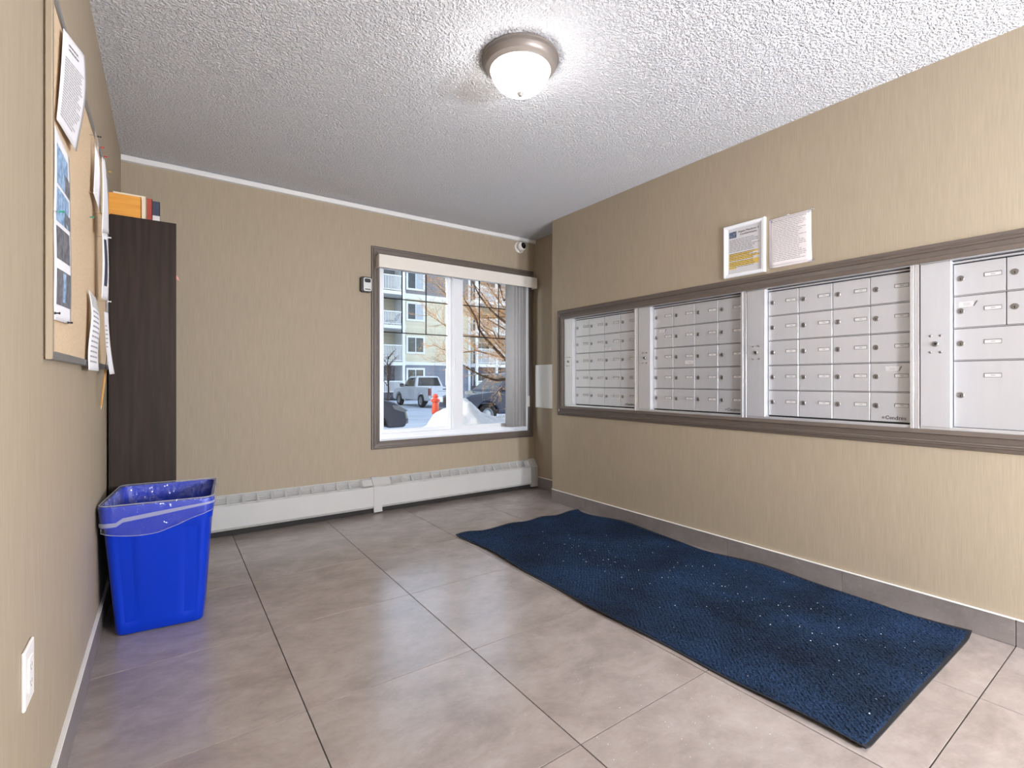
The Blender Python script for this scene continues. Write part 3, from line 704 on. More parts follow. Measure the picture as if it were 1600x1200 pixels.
dome_lamp(1.252, 1.712, 'round dome ceiling lamp with bronze ring in front of the window wall')
dome_lamp(1.252, -1.05, 'unseen dome ceiling lamp added as fill light near the entrance door')  # second lamp, out of view, added to brighten the room

# ================================================================== SMALL WALL FITTINGS
# security camera
t = thing('security_camera', 'white round security camera on the wall above the window corner', 'camera', (2.800, YB, 2.346))
mb = MB(); mb.lathe([(0.056, 0.0), (0.056, 0.010), (0.050, 0.016), (0.0001, 0.016)], 28, lambda a, b, c: (a, -c, b)); mb.build('mount_base', 'camera_white', t, smooth=35)
fwd = Vector((0.08, -0.97, 0.10)).normalized(); u_ = fwd.cross(Vector((0, 0, 1))).normalized(); v_ = u_.cross(fwd); c0 = Vector((-0.004, -0.046, 0))
fc = lambda a, b, c: tuple(c0 + u_ * a + v_ * b + fwd * c)
prof = [(0.0001, -0.045)] + [(0.045 * math.sin(a), -0.045 * math.cos(a)) for a in [i * PI / 14 for i in range(1, 11)]] + [(0.030, 0.031)]
mb = MB(); mb.lathe(prof, 28, fc); mb.build('eyeball', 'camera_white', t, smooth=40)
mb = MB(); mb.lathe([(0.030, 0.031), (0.028, 0.033), (0.014, 0.034), (0.012, 0.036), (0.0001, 0.038)], 24, fc); mb.build('lens', 'gloss_black', t, smooth=35)
# key lock box
t = thing('key_lock_box', 'small black and silver key lock box on the wall left of the window', 'lock box', (1.2855, YB, 1.750))
def rrect(w, h, r, n=5, z0=0):
    pts = []
    for cx_, cz, a0 in ((w / 2 - r, h - r, 0), (-w / 2 + r, h - r, 90), (-w / 2 + r, r, 180), (w / 2 - r, r, 270)):
        for i in range(n + 1):
            a = math.radians(a0 + 90 * i / n); pts.append((cx_ + r * math.cos(a), z0 + cz + r * math.sin(a)))
    return pts
mb = MB(); mb.extrude(rrect(0.088, 0.122, 0.018), lambda a, b, h: (a, -h, b), 0.0005, 0.034); bevel_mod(mb.build('case', 'pin_black', t), 0.004)
mb = MB(); mb.extrude(rrect(0.066, 0.106, 0.014, z0=0.008), lambda a, b, h: (a + 0.008, -h, b), 0.034, 0.041); bevel_mod(mb.build('face_plate', 'box_silver', t), 0.002)
mb = MB(); mb.extrude(rrect(0.048, 0.030, 0.010, z0=0.076), lambda a, b, h: (a + 0.008, -h, b), 0.041, 0.0425); mb.build('shutter', 'lock_black', t)
mb = MB(); mb.extrude(rrect(0.046, 0.009, 0.003, z0=0.018), lambda a, b, h: (a + 0.008, -h, b), 0.041, 0.042); mb.build('name_strip', 'print_grey', t)
# white access panel in the recess
t = thing('access_panel', 'plain white access panel low on the recessed wall beside the window', 'panel', (XR2, 3.66, 0.785))
mb = MB(); mb.bbox(-0.016, -0.0005, -0.150, 0.158, 0.0, 0.420, b=0.003); mb.build('panel_plate', 'white_paint', t)
mb = MB(); mb.bbox(-0.0195, -0.016, -0.143, 0.151, 0.008, 0.412, b=0.0012); mb.build('panel_door', 'white_paint', t)
# outlet
t = thing('wall_outlet', 'white decorator power outlet low on the near left wall', 'outlet', (XL, 1.366, 0.402))
mb = MB(); mb.bbox(0.0003, 0.0065, -0.040, 0.040, 0.0, 0.117, b=0.0022); mb.build('cover_plate', 'outlet_white', t)
ins = MB().bbox(0.0060, 0.0085, -0.0165, 0.0165, 0.025, 0.092, b=0.0010).build('socket_insert', 'outlet_white', t)
mb = MB()
for z in (0.042, 0.075):
    for y in (-0.006, 0.006): mb.box(0.0084, 0.0088, y - 0.0008, y + 0.0008, z - 0.004, z + 0.004)
    mb.box(0.0084, 0.0088, -0.002, 0.002, z - 0.010, z - 0.007)
mb.build('socket_slots', 'print_grey', ins)

# ================================================================== CORK BOARD
BY0, BY1, BZ0, BZ1, BT = 1.534, 2.860, 1.100, 1.976, 0.0165
cb = thing('cork_board', 'large cork notice board in a slim metal frame on the left wall', 'notice board', (XL, BY0, BZ0))
fC = lambda a, b, h: (h, a - BY0, b - BZ0)
bw = 0.020
mb = MB(); mb.box(0.0005, 0.0105, 0.010, BY1 - BY0 - 0.004, 0.004, BZ1 - BZ0 - 0.004); mb.build('cork_panel', 'cork', cb)
for s in ('top', 'bottom', 'left', 'right'):
    mitre_rail(fC, (BY0 + bw, BY1 - bw, BZ0 + bw, BZ1 - bw), [(0, 0.010), (0, 0.0150), (0.002, BT), (bw - 0.002, BT), (bw, BT - 0.002), (bw, 0.0045)], s).build('frame_rail', 'board_bronze' if s == 'left' else 'board_silver', cb)
XBF = XL + 0.0105
def sheet(name, label, corners, m='paper_white', bulge=0.006, nu=8, nv=14, cat='paper', curl=None, group='papers pinned to the cork board'):
    """corners TL, TR, BR, BL as (pixel x, pixel y, distance off the cork)"""
    P = [at_x(x, y, XBF + o) for x, y, o in corners]
    t = thing(name, label, cat, P[3], group)
    def fn(u, v, h=0.0):
        p = (P[0] * (1 - u) + P[1] * u) * (1 - v) + (P[3] * (1 - u) + P[2] * u) * v
        p = p + Vector((bulge * math.sin(PI * v) * math.sin(PI * (0.15 + 0.7 * u)) + h, 0, 0))
        if curl: p = p + curl(u, v)
        p.x = max(p.x, XBF + 0.0012 + h) if BY0 < p.y < BY1 and BZ0 < p.z < BZ1 else max(p.x, XL + 0.004)
        return p - P[3]
    mb = MB(); mb.grid(fn, nu, nv); o = mb.build('paper_sheet', m, t, smooth=True)
    s_ = o.modifiers.new('thickness', 'SOLIDIFY'); s_.thickness = 0.0006; s_.offset = 0
    return t, fn, o
def print_rows(o, fn, rows, rng, rect=(0.1, 0.9, 0.1, 0.9), m='print_light', gap=0.42, fill=(0.7, 1.0)):
    u0, u1, v0, v1 = rect; mb = MB()
    for i in range(rows):
        va = v0 + (v1 - v0) * i / rows; vb = va + (v1 - v0) / rows * gap; ue = u0 + (u1 - u0) * rng.uniform(*fill)
        for k in range(4):
            ua, ub = u0 + (ue - u0) * k / 4, u0 + (ue - u0) * (k + 0.92) / 4
            mb.add([fn(ua, vb, 0.0009), fn(ub, vb, 0.0009), fn(ub, va, 0.0009), fn(ua, va, 0.0009)], [(0, 1, 2, 3)])
    return mb.build('small_print', m, o)
def print_patch(o, fn, rect, m, name='printed_photo', n=4):
    u0, u1, v0, v1 = rect; mb = MB()
    mb.grid(lambda a, b: fn(u0 + (u1 - u0) * a, v0 + (v1 - v0) * b, 0.0010), n, n); return mb.build(name, m, o)
rng = random.Random(11)
t, fn, o = sheet('typed_notice', 'typed white notice curling off the top near corner of the cork board', [(99, 44, 0.008), (132.5, 88, 0.026), (123, 238, 0.020), (88.5, 186, 0.006)], bulge=0.003,
                 curl=lambda u, v: Vector((0.006 * math.sin(PI * v * 1.3) * u, 0, 0)))
print_rows(o, fn, 2, rng, (0.22, 0.70, 0.10, 0.20), 'print_grey', 0.3); print_rows(o, fn, 22, rng, (0.10, 0.88, 0.27, 0.92), 'print_light', 0.45)
t, fn, o = sheet('photo_sheet', 'white sheet of two bluish printed photos below the typed notice', [(85.5, 196, 0.002), (108, 246, 0.006), (110.5, 372, 0.006), (84, 347, 0.002)], bulge=0.002, cat='photo sheet')
print_patch(o, fn, (0.10, 0.80, 0.14, 0.56), 'photo_blue'); print_patch(o, fn, (0.55, 0.92, 0.34, 0.56), 'photo_grey'); print_patch(o, fn, (0.10, 0.82, 0.60, 0.96), 'photo_blue'); print_patch(o, fn, (0.55, 0.92, 0.78, 0.96), 'photo_grey')
t, fn, o = sheet('photo_sheet', 'white sheet of two grey printed photos, lowest near the board edge', [(84, 340, 0.004), (110.5, 364, 0.008), (110.5, 507, 0.008), (83.5, 499, 0.004)], bulge=0.003, cat='photo sheet')
print_patch(o, fn, (0.10, 0.86, 0.05, 0.38), 'photo_grey'); print_patch(o, fn, (0.10, 0.92, 0.48, 0.84), 'photo_grey'); print_patch(o, fn, (0.42, 0.60, 0.50, 0.80), 'photo_blue')
t, fn, o = sheet('loose_sheet', 'plain white sheet hanging at the far upper board edge', [(148, 203, 0.010), (153, 222, 0.022), (157.5, 335, 0.022), (146, 302, 0.012)], bulge=0.004)
t, fn, o = sheet('loose_sheet', 'narrow white sheet hanging past the far board end beside the bookcase', [(159, 245, 0.030), (164, 250, 0.036), (170, 366, 0.036), (159, 362, 0.030)], bulge=0.006)
t, fn, o = sheet('printed_flyer', 'flyer printed in dark blue hanging at the far edge of the board', [(159.5, 362, 0.026), (168, 366, 0.036), (169, 470, 0.034), (158.5, 466, 0.024)], bulge=0.006)
print_patch(o, fn, (0.2, 0.6, 0.10, 0.80), 'navy_cover'); 
t, fn, o = sheet('hanging_slip', 'long narrow printed slip hanging over the bottom rail of the cork board', [(138.5, 453, 0.006), (150, 466, 0.018), (155, 580, 0.024), (138.5, 578, 0.012)], bulge=0.010,
                 curl=lambda u, v: Vector((0.004 * math.sin(2 * PI * v), 0, 0)))
print_patch(o, fn, (0.08, 0.92, 0.03, 0.20), 'tape_grey', 'printed_heading'); print_rows(o, fn, 11, rng, (0.12, 0.86, 0.24, 0.94), 'print_light', 0.35)
t, fn, o = sheet('curled_slip', 'curled paper slip flaring outward in front of the bookcase', [(163, 487, 0.030), (169, 489, 0.036), (179, 584, 0.046), (171.5, 585, 0.036)], bulge=-0.008)
print_rows(o, fn, 6, rng, (0.15, 0.8, 0.2, 0.6), 'print_light', 0.3)
# push pins
def pin(px, py, off, m, label, X=None):
    p = at_x(px, py, X if X is not None else XBF + off)
    t = thing('push_pin', label, 'push pin', p, 'push pins on the notice board wall')
    fp = lambda a, b, c: (c, a, b)
    mb = MB(); mb.lathe([(0.0034, 0.0008), (0.0034, 0.0020), (0.0019, 0.0035), (0.0017, 0.0075), (0.0031, 0.009), (0.0029, 0.0108), (0.0001, 0.0112)], 10, fp); mb.build('pin_head', m, t, smooth=35)
    mb = MB(); mb.tube([(-min(off, 0.03) - 0.004, 0, 0), (0.002, 0, 0)], 0.0006, 5); mb.build('needle', 'lock_steel', t)
pin(91, 330, 0.010, 'pin_green', 'green push pin in the lower bluish photo')
pin(141, 339, 0.002, 'pin_green', 'teal push pin alone on the bare cork')
pin(157, 230, 0.020, 'pin_red', 'upper red push pin at the far board edge')
pin(162, 244.5, 0.030, 'pin_red', 'lower red push pin holding the narrow white sheet')
pin(157, 334, 0.022, 'pin_yellow', 'yellow push pin at the foot of the plain white sheet')
pin(152, 213, 0.020, 'pin_black', 'black push pin at the top of the plain white sheet')
pin(145.5, 301, 0.013, 'pin_white', 'white push pin beside the plain white sheet')
pin(84.5, 489, 0.006, 'pin_black', 'black push pin at the near foot of the grey photo sheet')
pin(105, 504, 0.009, 'pin_black', 'black push pin at the far foot of the grey photo sheet')
pin(169.5, 268, 0.0, 'pin_yellow', 'yellow push pin stuck in the wall by the bookcase', XL + 0.001)
pin(168, 371, 0.036, 'pin_white', 'white push pin at the top of the dark blue flyer')
pin(168, 471, 0.036, 'pin_white', 'white push pin at the foot of the dark blue flyer')
# pencil on a string
pt = at_x(165, 577, XL + 0.030); pb = at_x(157.5, 640, XL + 0.012)
t = thing('hanging_pencil', 'tan pencil hanging on a string below the cork board', 'pencil', pb)
d = pt - pb; mb = MB(); mb.tube([d * 0.10, d], 0.0038, 6); mb.build('pencil_body', 'pencil_tan', t)
mb = MB(); mb.tube([d * 0.0, d * 0.10], [0.0004, 0.0038], 6); mb.build('pencil_point', 'cork', t)
mb = MB(); mb.tube([d, d * 1.06], 0.0040, 8); mb.build('ferrule', 'lock_steel', t)
ps = at_x(163, 340, XBF + 0.028) - pb
mb = MB(); mb.tube([d * 1.04, d * 1.2 + Vector((0.001, 0, 0.03)), ps], 0.0011, 5); mb.build('string', 'string_grey', t)

# ================================================================== BOOKCASE
KX0, KX1, KY0, KY1, KZ = -0.2185, 0.0376, 2.962, 3.60, 1.835
bc = thing('bookcase', 'tall narrow espresso brown bookcase standing in the corner', 'bookcase', ((KX0 + KX1) / 2, (KY0 + KY1) / 2, 0))
def kb(name, x0, x1, y0, y1, z0, z1, m='espresso_wood', bev=0.0012, par=bc):
    cx_, cy_ = (KX0 + KX1) / 2, (KY0 + KY1) / 2
    return B(name, (x0 - cx_, x1 - cx_, y0 - cy_, y1 - cy_, z0, z1), m, par, bev)
kb('side_panel', KX0, KX1, KY0, KY0 + 0.020, 0, KZ); kb('side_panel', KX0, KX1, KY1 - 0.020, KY1, 0, KZ)
kb('top_panel', KX0, KX1, KY0 + 0.020, KY1 - 0.020, KZ - 0.020, KZ); kb('plinth', KX1 - 0.030, KX1 - 0.012, KY0 + 0.020, KY1 - 0.020, 0, 0.07)
kb('back_panel', KX0 - 0.006, KX0, KY0, KY1, 0.02, KZ - 0.004)
for z in (0.07, 0.42, 0.77, 1.10, 1.44): kb('shelf_board', KX0 + 0.002, KX1 - 0.004, KY0 + 0.020, KY1 - 0.020, z, z + 0.018)
# books on top, spines to the room
def book(x0, x1, y0, y1, z0, z1, cover, label, group, cat='book', spiral=False, name='book'):
    t = thing(name, label, cat, ((x0 + x1) / 2, (y0 + y1) / 2, z0), group)
    hx, hy, hz = (x1 - x0) / 2, (y1 - y0) / 2, z1 - z0
    mb = MB(); mb.bbox(-hx, hx, -hy, -hy + 0.003, 0, hz, b=0.0006); mb.bbox(-hx, hx, hy - 0.003, hy, 0, hz, b=0.0006); mb.bbox(hx - 0.003, hx, -hy, hy, 0, hz, b=0.0006)
    mb.build('cover', cover, t)
    mb = MB(); mb.box(-hx + 0.004, hx - 0.003, -hy + 0.003, hy - 0.003, 0.003, hz - 0.004); mb.build('page_block', 'cream_cover', t)
    if spiral:
        mb = MB()
        for i in range(10):
            xx = -hx + 0.03 + i * (2 * hx - 0.04) / 9
            ring = [(xx, hy * 0.6 + 0.009 * math.cos(a), hz + 0.002 + 0.008 * math.sin(a)) for a in [k * PI / 4 for k in range(9)]]
            mb.tube(ring, 0.0016, 5)
        mb.build('wire_coil', 'pin_black', t)
    return t
G = 'books standing on the bookcase top'
zt = KZ + 0.0005
book(-0.230, -0.1027, 2.985, 3.040, zt, zt + 0.107, 'orange_cover', 'small orange book standing frontmost on top of the bookcase', G)
book(-0.215, -0.085, 3.058, 3.118, zt, zt + 0.137, 'cream_cover', 'cream wire bound book right behind the orange book', G, spiral=True)
book(-0.215, -0.062, 3.126, 3.176, zt, zt + 0.150, 'red_cover', 'dark red book between the cream and the navy book', G)
bk = book(-0.215, -0.031, 3.190, 3.250, zt, zt + 0.160, 'navy_cover', 'navy book with a white lower cover, rearmost on the bookcase', G)
MB().box(0.030, 0.0915, -0.0306, -0.0300, 0.004, 0.085).build('cover_label', 'card_white', bk)
# a few books on a shelf, one with a pink marker
zs = 1.4585
for i, (y0, y1, h, m, lb) in enumerate(((2.988, 3.022, 0.24, 'red_cover', 'red book at the near end of the upper shelf'), (3.025, 3.050, 0.22, 'cream_cover', 'cream book beside the red book on the upper shelf'), (3.053, 3.100, 0.25, 'navy_cover', 'thick navy book on the upper shelf'))):
    b_ = book(-0.19, 0.010, y0, y1, zs, zs + h, m, lb, 'books on the upper shelf')
    if i == 0:
        mb = MB(); mb.extrude([(0.10, 0.150), (0.136, 0.118), (0.142, 0.098), (0.10, 0.130)], lambda a, b, h: (a, h, b), -0.001, 0.000); mb.build('page_marker', 'tag_pink', b_)

# ================================================================== BLUE BIN
BINC = Vector((-0.008, 2.705, 0)); BROT = math.radians(-5.5)
bn_ = thing('recycling_bin', 'bright blue plastic recycling bin lined with a clear bag', 'bin', BINC, rotz=BROT)
def rr_ring(hx, hy, r, z, n=6, side=10, cy_=0.0, groove=0.0):
    pts = []
    cs = ((hx - r, hy - r, 0), (-hx + r, hy - r, 90), (-hx + r, -hy + r, 180), (hx - r, -hy + r, 270))
    for q in range(4):
        cx_, cyy, a0 = cs[q]
        for i in range(n + 1):
            a = math.radians(a0 + 90 * i / n); pts.append([cx_ + r * math.cos(a), cyy + r * math.sin(a)])
        nx, ny, na = cs[(q + 1) % 4]; a = math.radians(a0 + 90)
        p0 = (cx_ + r * math.cos(a), cyy + r * math.sin(a)); p1 = (nx + r * math.cos(a), ny + r * math.sin(a))
        for i in range(1, side): pts.append([p0[0] + (p1[0] - p0[0]) * i / side, p0[1] + (p1[1] - p0[1]) * i / side])
    out = []
    for x, y in pts:
        if groove:
            ax, ay = abs(x) / hx, abs(y) / hy
            if ay > 0.93 and 0.50 < ax < 0.80: y -= math.copysign(groove, y)
            if ax > 0.93 and 0.45 < ay < 0.80: x -= math.copysign(groove, x)
        out.append((x, y + cy_, z))
    return out
H = 0.550
def bin_dim(z):                            # half sizes and y-shift by height
    k = z / H; return 0.152 + 0.036 * k, 0.172 + 0.056 * k, 0.026 + 0.012 * k, 0.016 * (1 - k)
rings = []
for z, ins, gr in ((0.004, 0.004, 0), (0.012, 0, 0), (0.050, 0, 0), (0.060, 0, 0.008), (0.25, 0, 0.008), (0.425, 0, 0.008), (0.436, 0, 0), (0.462, 0, 0), (0.4625, -0.007, 0), (0.545, -0.008, 0), (0.550, -0.005, 0), (0.550, 0.002, 0), (0.540, 0.004, 0), (0.30, 0.004, 0), (0.012, 0.004, 0)):
    hx, hy, r, cy_ = bin_dim(z); rings.append(rr_ring(hx - ins, hy - ins, r, z, side=14, cy_=cy_, groove=gr))
mb = MB(); mb.loft(rings, True, True, True); mb.build('bin_body', 'bin_blue', bn_, smooth=38)
rl = random.Random(7)
NL = len(rr_ring(0.1, 0.1, 0.02, 0, side=14))
wob = [rl.uniform(-1, 1) for _ in range(NL)]
def lr(ins, zf, amp, zb=None):
    out = []
    base = None
    for i in range(NL):
        z = zf(i); hx, hy, r, cy_ = bin_dim(min(max(z, 0), H)); w_ = ins + math.copysign(amp, ins) * abs(0.6 * wob[i] + 0.4 * wob[(i * 3) % NL])
        p = rr_ring(hx - w_, hy - w_, r, z, side=14, cy_=cy_)[i]; out.append(p)
    return out
def drape_low(i):
    p = rr_ring(0.19, 0.23, 0.035, 0, side=14)[i]; u = p[0] / 0.19; v = p[1] / 0.23
    if v < -0.8: return 0.550 - (0.105 + 0.022 * math.cos(u * 2.2 + 0.6) - 0.030 * max(0, u)) 
    if u > 0.8: return 0.550 - (0.065 + 0.02 * math.sin(v * 4))
    return 0.550 - (0.08 + 0.02 * math.sin(u * 5 + v * 3))
mb = MB()
LR = [lr(0.020, lambda i: 0.16 + 0.02 * wob[i], 0.012), lr(0.014, lambda i: 0.27, 0.010), lr(0.010, lambda i: 0.38, 0.008), lr(0.008, lambda i: 0.47, 0.006), lr(0.0075, lambda i: 0.53, 0.003),
      lr(0.003, lambda i: 0.5535, 0.001), lr(-0.007, lambda i: 0.5545, 0.001), lr(-0.0105, lambda i: 0.545, 0.001), lr(-0.011, lambda i: 0.55 - (0.55 - drape_low(i)) * 0.45, 0.002), lr(-0.010, lambda i: 0.55 - (0.55 - drape_low(i)) * 0.8, 0.003), lr(-0.009, drape_low, 0.004)]
mb.loft(LR, True); mb.build('bag_liner', LINER, bn_, smooth=True)
mb = MB()                                    # pale draw band and hem on the drape
def band(i0, f, w, off):
    pass
front = [i for i in range(NL) if rr_ring(0.19, 0.23, 0.035, 0, side=14)[i][1] < -0.19]
front.sort(key=lambda i: rr_ring(0.19, 0.23, 0.035, 0, side=14)[i][0])
ra, rb = [], []
for i in front:
    u = rr_ring(0.19, 0.23, 0.035, 0, side=14)[i][0] / 0.19
    zc_ = 0.484 + 0.030 * (u + 1) / 2 * 1.6 if u > -0.6 else 0.478
    w_ = 0.0085 - 0.004 * max(0, u)
    ra.append(lr(-0.0125, lambda j: zc_ + w_, 0)[i]); rb.append(lr(-0.0125, lambda j: zc_ - w_, 0)[i])
mb.loft([ra, rb], False); o = mb.build('draw_band', LINER, bn_, smooth=True)
o.data.materials.clear(); o.data.materials.append(glass_mat('band_plastic', (0.85, 0.85, 0.95, 1), 1.0, 0.2, 0.32))
mb = MB(); mb.tube([Vector(LR[-1][i]) for i in range(NL)] + [Vector(LR[-1][0])], 0.0012, 4, False); mb.build('bag_hem', MATS['band_plastic'], bn_)
mb = MB(); mb.tube([Vector(LR[6][i]) + Vector((0, 0, 0.001)) for i in range(NL)] + [Vector(LR[6][0]) + Vector((0, 0, 0.001))], 0.0016, 4, False); mb.build('bag_fold', MATS['band_plastic'], bn_)

# ================================================================== ENTRANCE MAT
MX0, MX1, MY0, MY1 = 1.602, 2.728, 0.552, 2.918
mt = thing('entrance_mat', 'long navy blue carpet mat with rubber edge below the mailboxes', 'mat', ((MX0 + MX1) / 2, (MY0 + MY1) / 2, 0))
MCX, MCY = (MX0 + MX1) / 2, (MY0 + MY1) / 2
def edge_wave(u, v):
    """plan distortion and lift of the mat edges"""
    x = MX0 + (MX1 - MX0) * u; y = MY0 + (MY1 - MY0) * v
    x += 0.010 * math.sin(v * 9.0 + 0.5) * (1 - u) + 0.006 * math.sin(v * 23 + 1) * (1 - u)
    x -= (0.014 + 0.012 * math.sin(v * 13 + 2) + 0.008 * math.sin(v * 29)) * u
    y += 0.006 * math.sin(u * 14 + 1) * v + 0.004 * math.sin(u * 31) * v
    z = 0.0
    e = max(0, 1 - u / 0.04); z += e * e * 0.006 * (1 + math.sin(v * 17 + 0.7))
    e = max(0, (u - 0.93) / 0.07); z += e * e * 0.012 * (1 + math.sin(v * 15 + 2.4))
    e = max(0, (v - 0.97) / 0.03); z += e * e * 0.006 * (1 + math.sin(u * 21))
    return x - MCX, y - MCY, z
rm = random.Random(3)
nu, nv = 200, 400
def pile(u, v):
    x, y, z = edge_wave(0.008 + u * 0.984, 0.004 + v * 0.992)
    inner = 1.0 if 0.004 < u < 0.996 and 0.002 < v < 0.998 else 0.35
    rib = 0.0012 * math.sin(u * nu * PI * 0.5) * math.sin(v * nv * PI * 0.5)
    return (x + rm.uniform(-0.0012, 0.0012), y + rm.uniform(-0.0012, 0.0012), z + 0.0055 * inner + rib * inner + rm.uniform(-0.0010, 0.0022) * inner + 0.0015)
mb = MB(); mb.grid(pile, nu, nv); mb.build('carpet_pile', CARPET, mt)
mb = MB()
top = lambda u, v: (lambda p: (p[0], p[1], p[2] + 0.0042))(edge_wave(u, v)); bot = lambda u, v: (lambda p: (p[0], p[1], max(0.0004, p[2] + 0.0004)))(edge_wave(u, v))
per = [(0, i / 60) for i in range(60)] + [(i / 30, 1) for i in range(30)] + [(1, 1 - i / 60) for i in range(60)] + [(1 - i / 30, 0) for i in range(30)]
inn = [(min(max(u, 0.012), 0.988), min(max(v, 0.006), 0.994)) for u, v in per]
mb.loft([[bot(*p) for p in inn], [bot(*p) for p in per], [top(*p) for p in per], [top(*p) for p in inn]], True); mb.build('rubber_edge', 'rubber_black', mt, smooth=40)
mb = MB(); mb.grid(lambda u, v: (lambda p: (p[0], p[1], max(0.0004, p[2] + 0.0004)))(edge_wave(u, v)), 24, 60); mb.build('rubber_backing', 'rubber_black', mt)
# scattered salt and ice crumbs
rs = random.Random(21); mb = MB()
def crumb(x, y, z, r):
    a = rs.uniform(0, PI); pts = [(x + r * math.cos(a + k * PI / 2) * rs.uniform(0.6, 1.1), y + r * math.sin(a + k * PI / 2) * rs.uniform(0.6, 1.1), z + r * 0.4) for k in range(4)]
    mb.add(pts + [(x, y, z + r), (x, y, z)], [(0, 1, 4), (1, 2, 4), (2, 3, 4), (3, 0, 4), (1, 0, 5), (2, 1, 5), (3, 2, 5), (0, 3, 5)])
clus = [(2.15, 2.35, 0.22), (2.05, 2.05, 0.16), (2.35, 2.10, 0.16), (2.40, 1.20, 0.22), (2.25, 1.35, 0.15), (2.3, 0.85, 0.2), (2.0, 1.0, 0.3), (2.1, 1.7, 0.4), (2.45, 1.6, 0.25)]
for cx_, cy_, sd in clus:
    for _ in range(34):
        x, y = rs.gauss(cx_, sd * 0.6), rs.gauss(cy_, sd)
        if MX0 + 0.03 < x < MX1 - 0.05 and MY0 + 0.03 < y < MY1 - 0.03: crumb(x, y, 0.0062, rs.choice([0.0014, 0.0018, 0.0022, 0.0034]))
for _ in range(60): 
    x, y = rs.uniform(1.0, 1.58), rs.uniform(0.7, 1.3); crumb(x, y, 0.0001, rs.uniform(0.0008, 0.0018))
o = mb.build('salt_crumbs', 'salt'); o['kind'] = 'stuff'; tag(o, 'white salt crumbs scattered over the navy mat', 'salt')
# unseen globe lamps added behind the viewer to light the room
def fill_globe_lamp(x, y, label):
    t = thing('fill_floor_lamp', label, 'floor lamp', (x, y, 0), group='added fill lamps behind the viewer')
    mb = MB(); mb.lathe([(0.0001, 0.0), (0.13, 0.0), (0.13, 0.014), (0.10, 0.024), (0.02, 0.032), (0.0001, 0.032)], 28); mb.build('base', 'lamp_bronze', t, smooth=35)
    MB().tube([(0, 0, 0.03), (0, 0, 0.91)], 0.011, 12).build('pole', 'lamp_bronze', t, smooth=True)
    mb = MB(); mb.lathe([(0.0001, 0.89), (0.03, 0.895), (0.05, 0.915), (0.052, 0.932), (0.0001, 0.934)], 20); mb.build('lamp_cup', 'lamp_bronze', t, smooth=35)
    R_ = 0.15; mb = MB(); mb.lathe([(0.0001, 0.925)] + [(R_ * math.sin(a), 0.925 + R_ - R_ * math.cos(a)) for a in [i * PI / 16 for i in range(1, 16)]] + [(0.0001, 0.925 + 2 * R_)], 28)
    mb.build('fill_globe', 'fill_globe_glass', t, smooth=True)
fill_globe_lamp(1.42, -1.50, 'unseen globe floor lamp added as fill light next to the entrance door'); fill_globe_lamp(2.40, -1.75, 'unseen globe floor lamp added as fill light in the corner by the mailbox wall')

# ================================================================== OUTSIDE
# snow covered lot
mb = MB(); rg = random.Random(5)
mb.grid(lambda u, v: (-60 + 150 * u, YO + 0.02 + 70 * v, GZ + 0.02 * math.sin(u * 90) * math.sin(v * 60)), 90, 60)
o = struct(mb.build('ground_lot', 'packed_snow', smooth=True), 'snow covered parking lot outside the window')
B('ground_front', (-60, 90, -60, YF - 0.16, GZ - 0.3, -0.16), 'packed_snow'); struct(bpy.data.objects['ground_front'], 'snow in front of the entrance')
# own building outer face around the window
mb = MB()
mb.box(-26, XL - 0.12, YO - 0.10, YO, GZ - 0.3, 11.5); mb.box(XR2 + 0.1, 12, YO - 0.10, YO, GZ - 0.3, 11.5); mb.box(XL - 0.12, XR2 + 0.1, YO - 0.10, YO, ZC + 0.14, 11.5); mb.box(XL - 0.12, XR2 + 0.1, YO - 0.10, YO, GZ - 0.3, -0.14)
struct(mb.build('wall_outer', 'stucco_shade'), 'outer face of this building')

# snow bank
def hump(x, y, cx_, cy_, sx, sy, h): return h * math.exp(-((x - cx_) / sx) ** 2 - ((y - cy_) / sy) ** 2)
def bank(u, v):
    x = 1.8 + 8.2 * u; y = 4.9 + 5.0 * v
    ks = [(1.8, 0.0), (2.6, 0.12), (3.0, 0.42), (3.37, 0.84), (3.75, 1.10), (4.1, 1.25), (4.5, 1.14), (5.2, 1.05), (6.2, 1.0), (7.5, 0.8), (8.8, 0.5), (10.0, 0.0)]
    hr = 0.0
    for (xa, ha), (xb, hb) in zip(ks[:-1], ks[1:]):
        if xa <= x <= xb: q = (x - xa) / (xb - xa); q = q * q * (3 - 2 * q); hr = ha + (hb - ha) * q
    z = hr * math.exp(-((y - 7.1) / 1.15) ** 2)
    z += (0.16 * noise.fractal(Vector((x * 1.3, y * 1.3, 3.7)), 1.0, 2.0, 4) + 0.05 * noise.fractal(Vector((x * 6, y * 6, 1.2)), 1.0, 2.0, 3)) * min(1, z * 1.6)
    return (x, y, GZ - 0.02 + z)
mb = MB(); mb.grid(bank, 150, 100); o = mb.build('snow_bank', 'snow', smooth=True); tag(o, 'heaped snow bank right outside the window', 'snow bank')

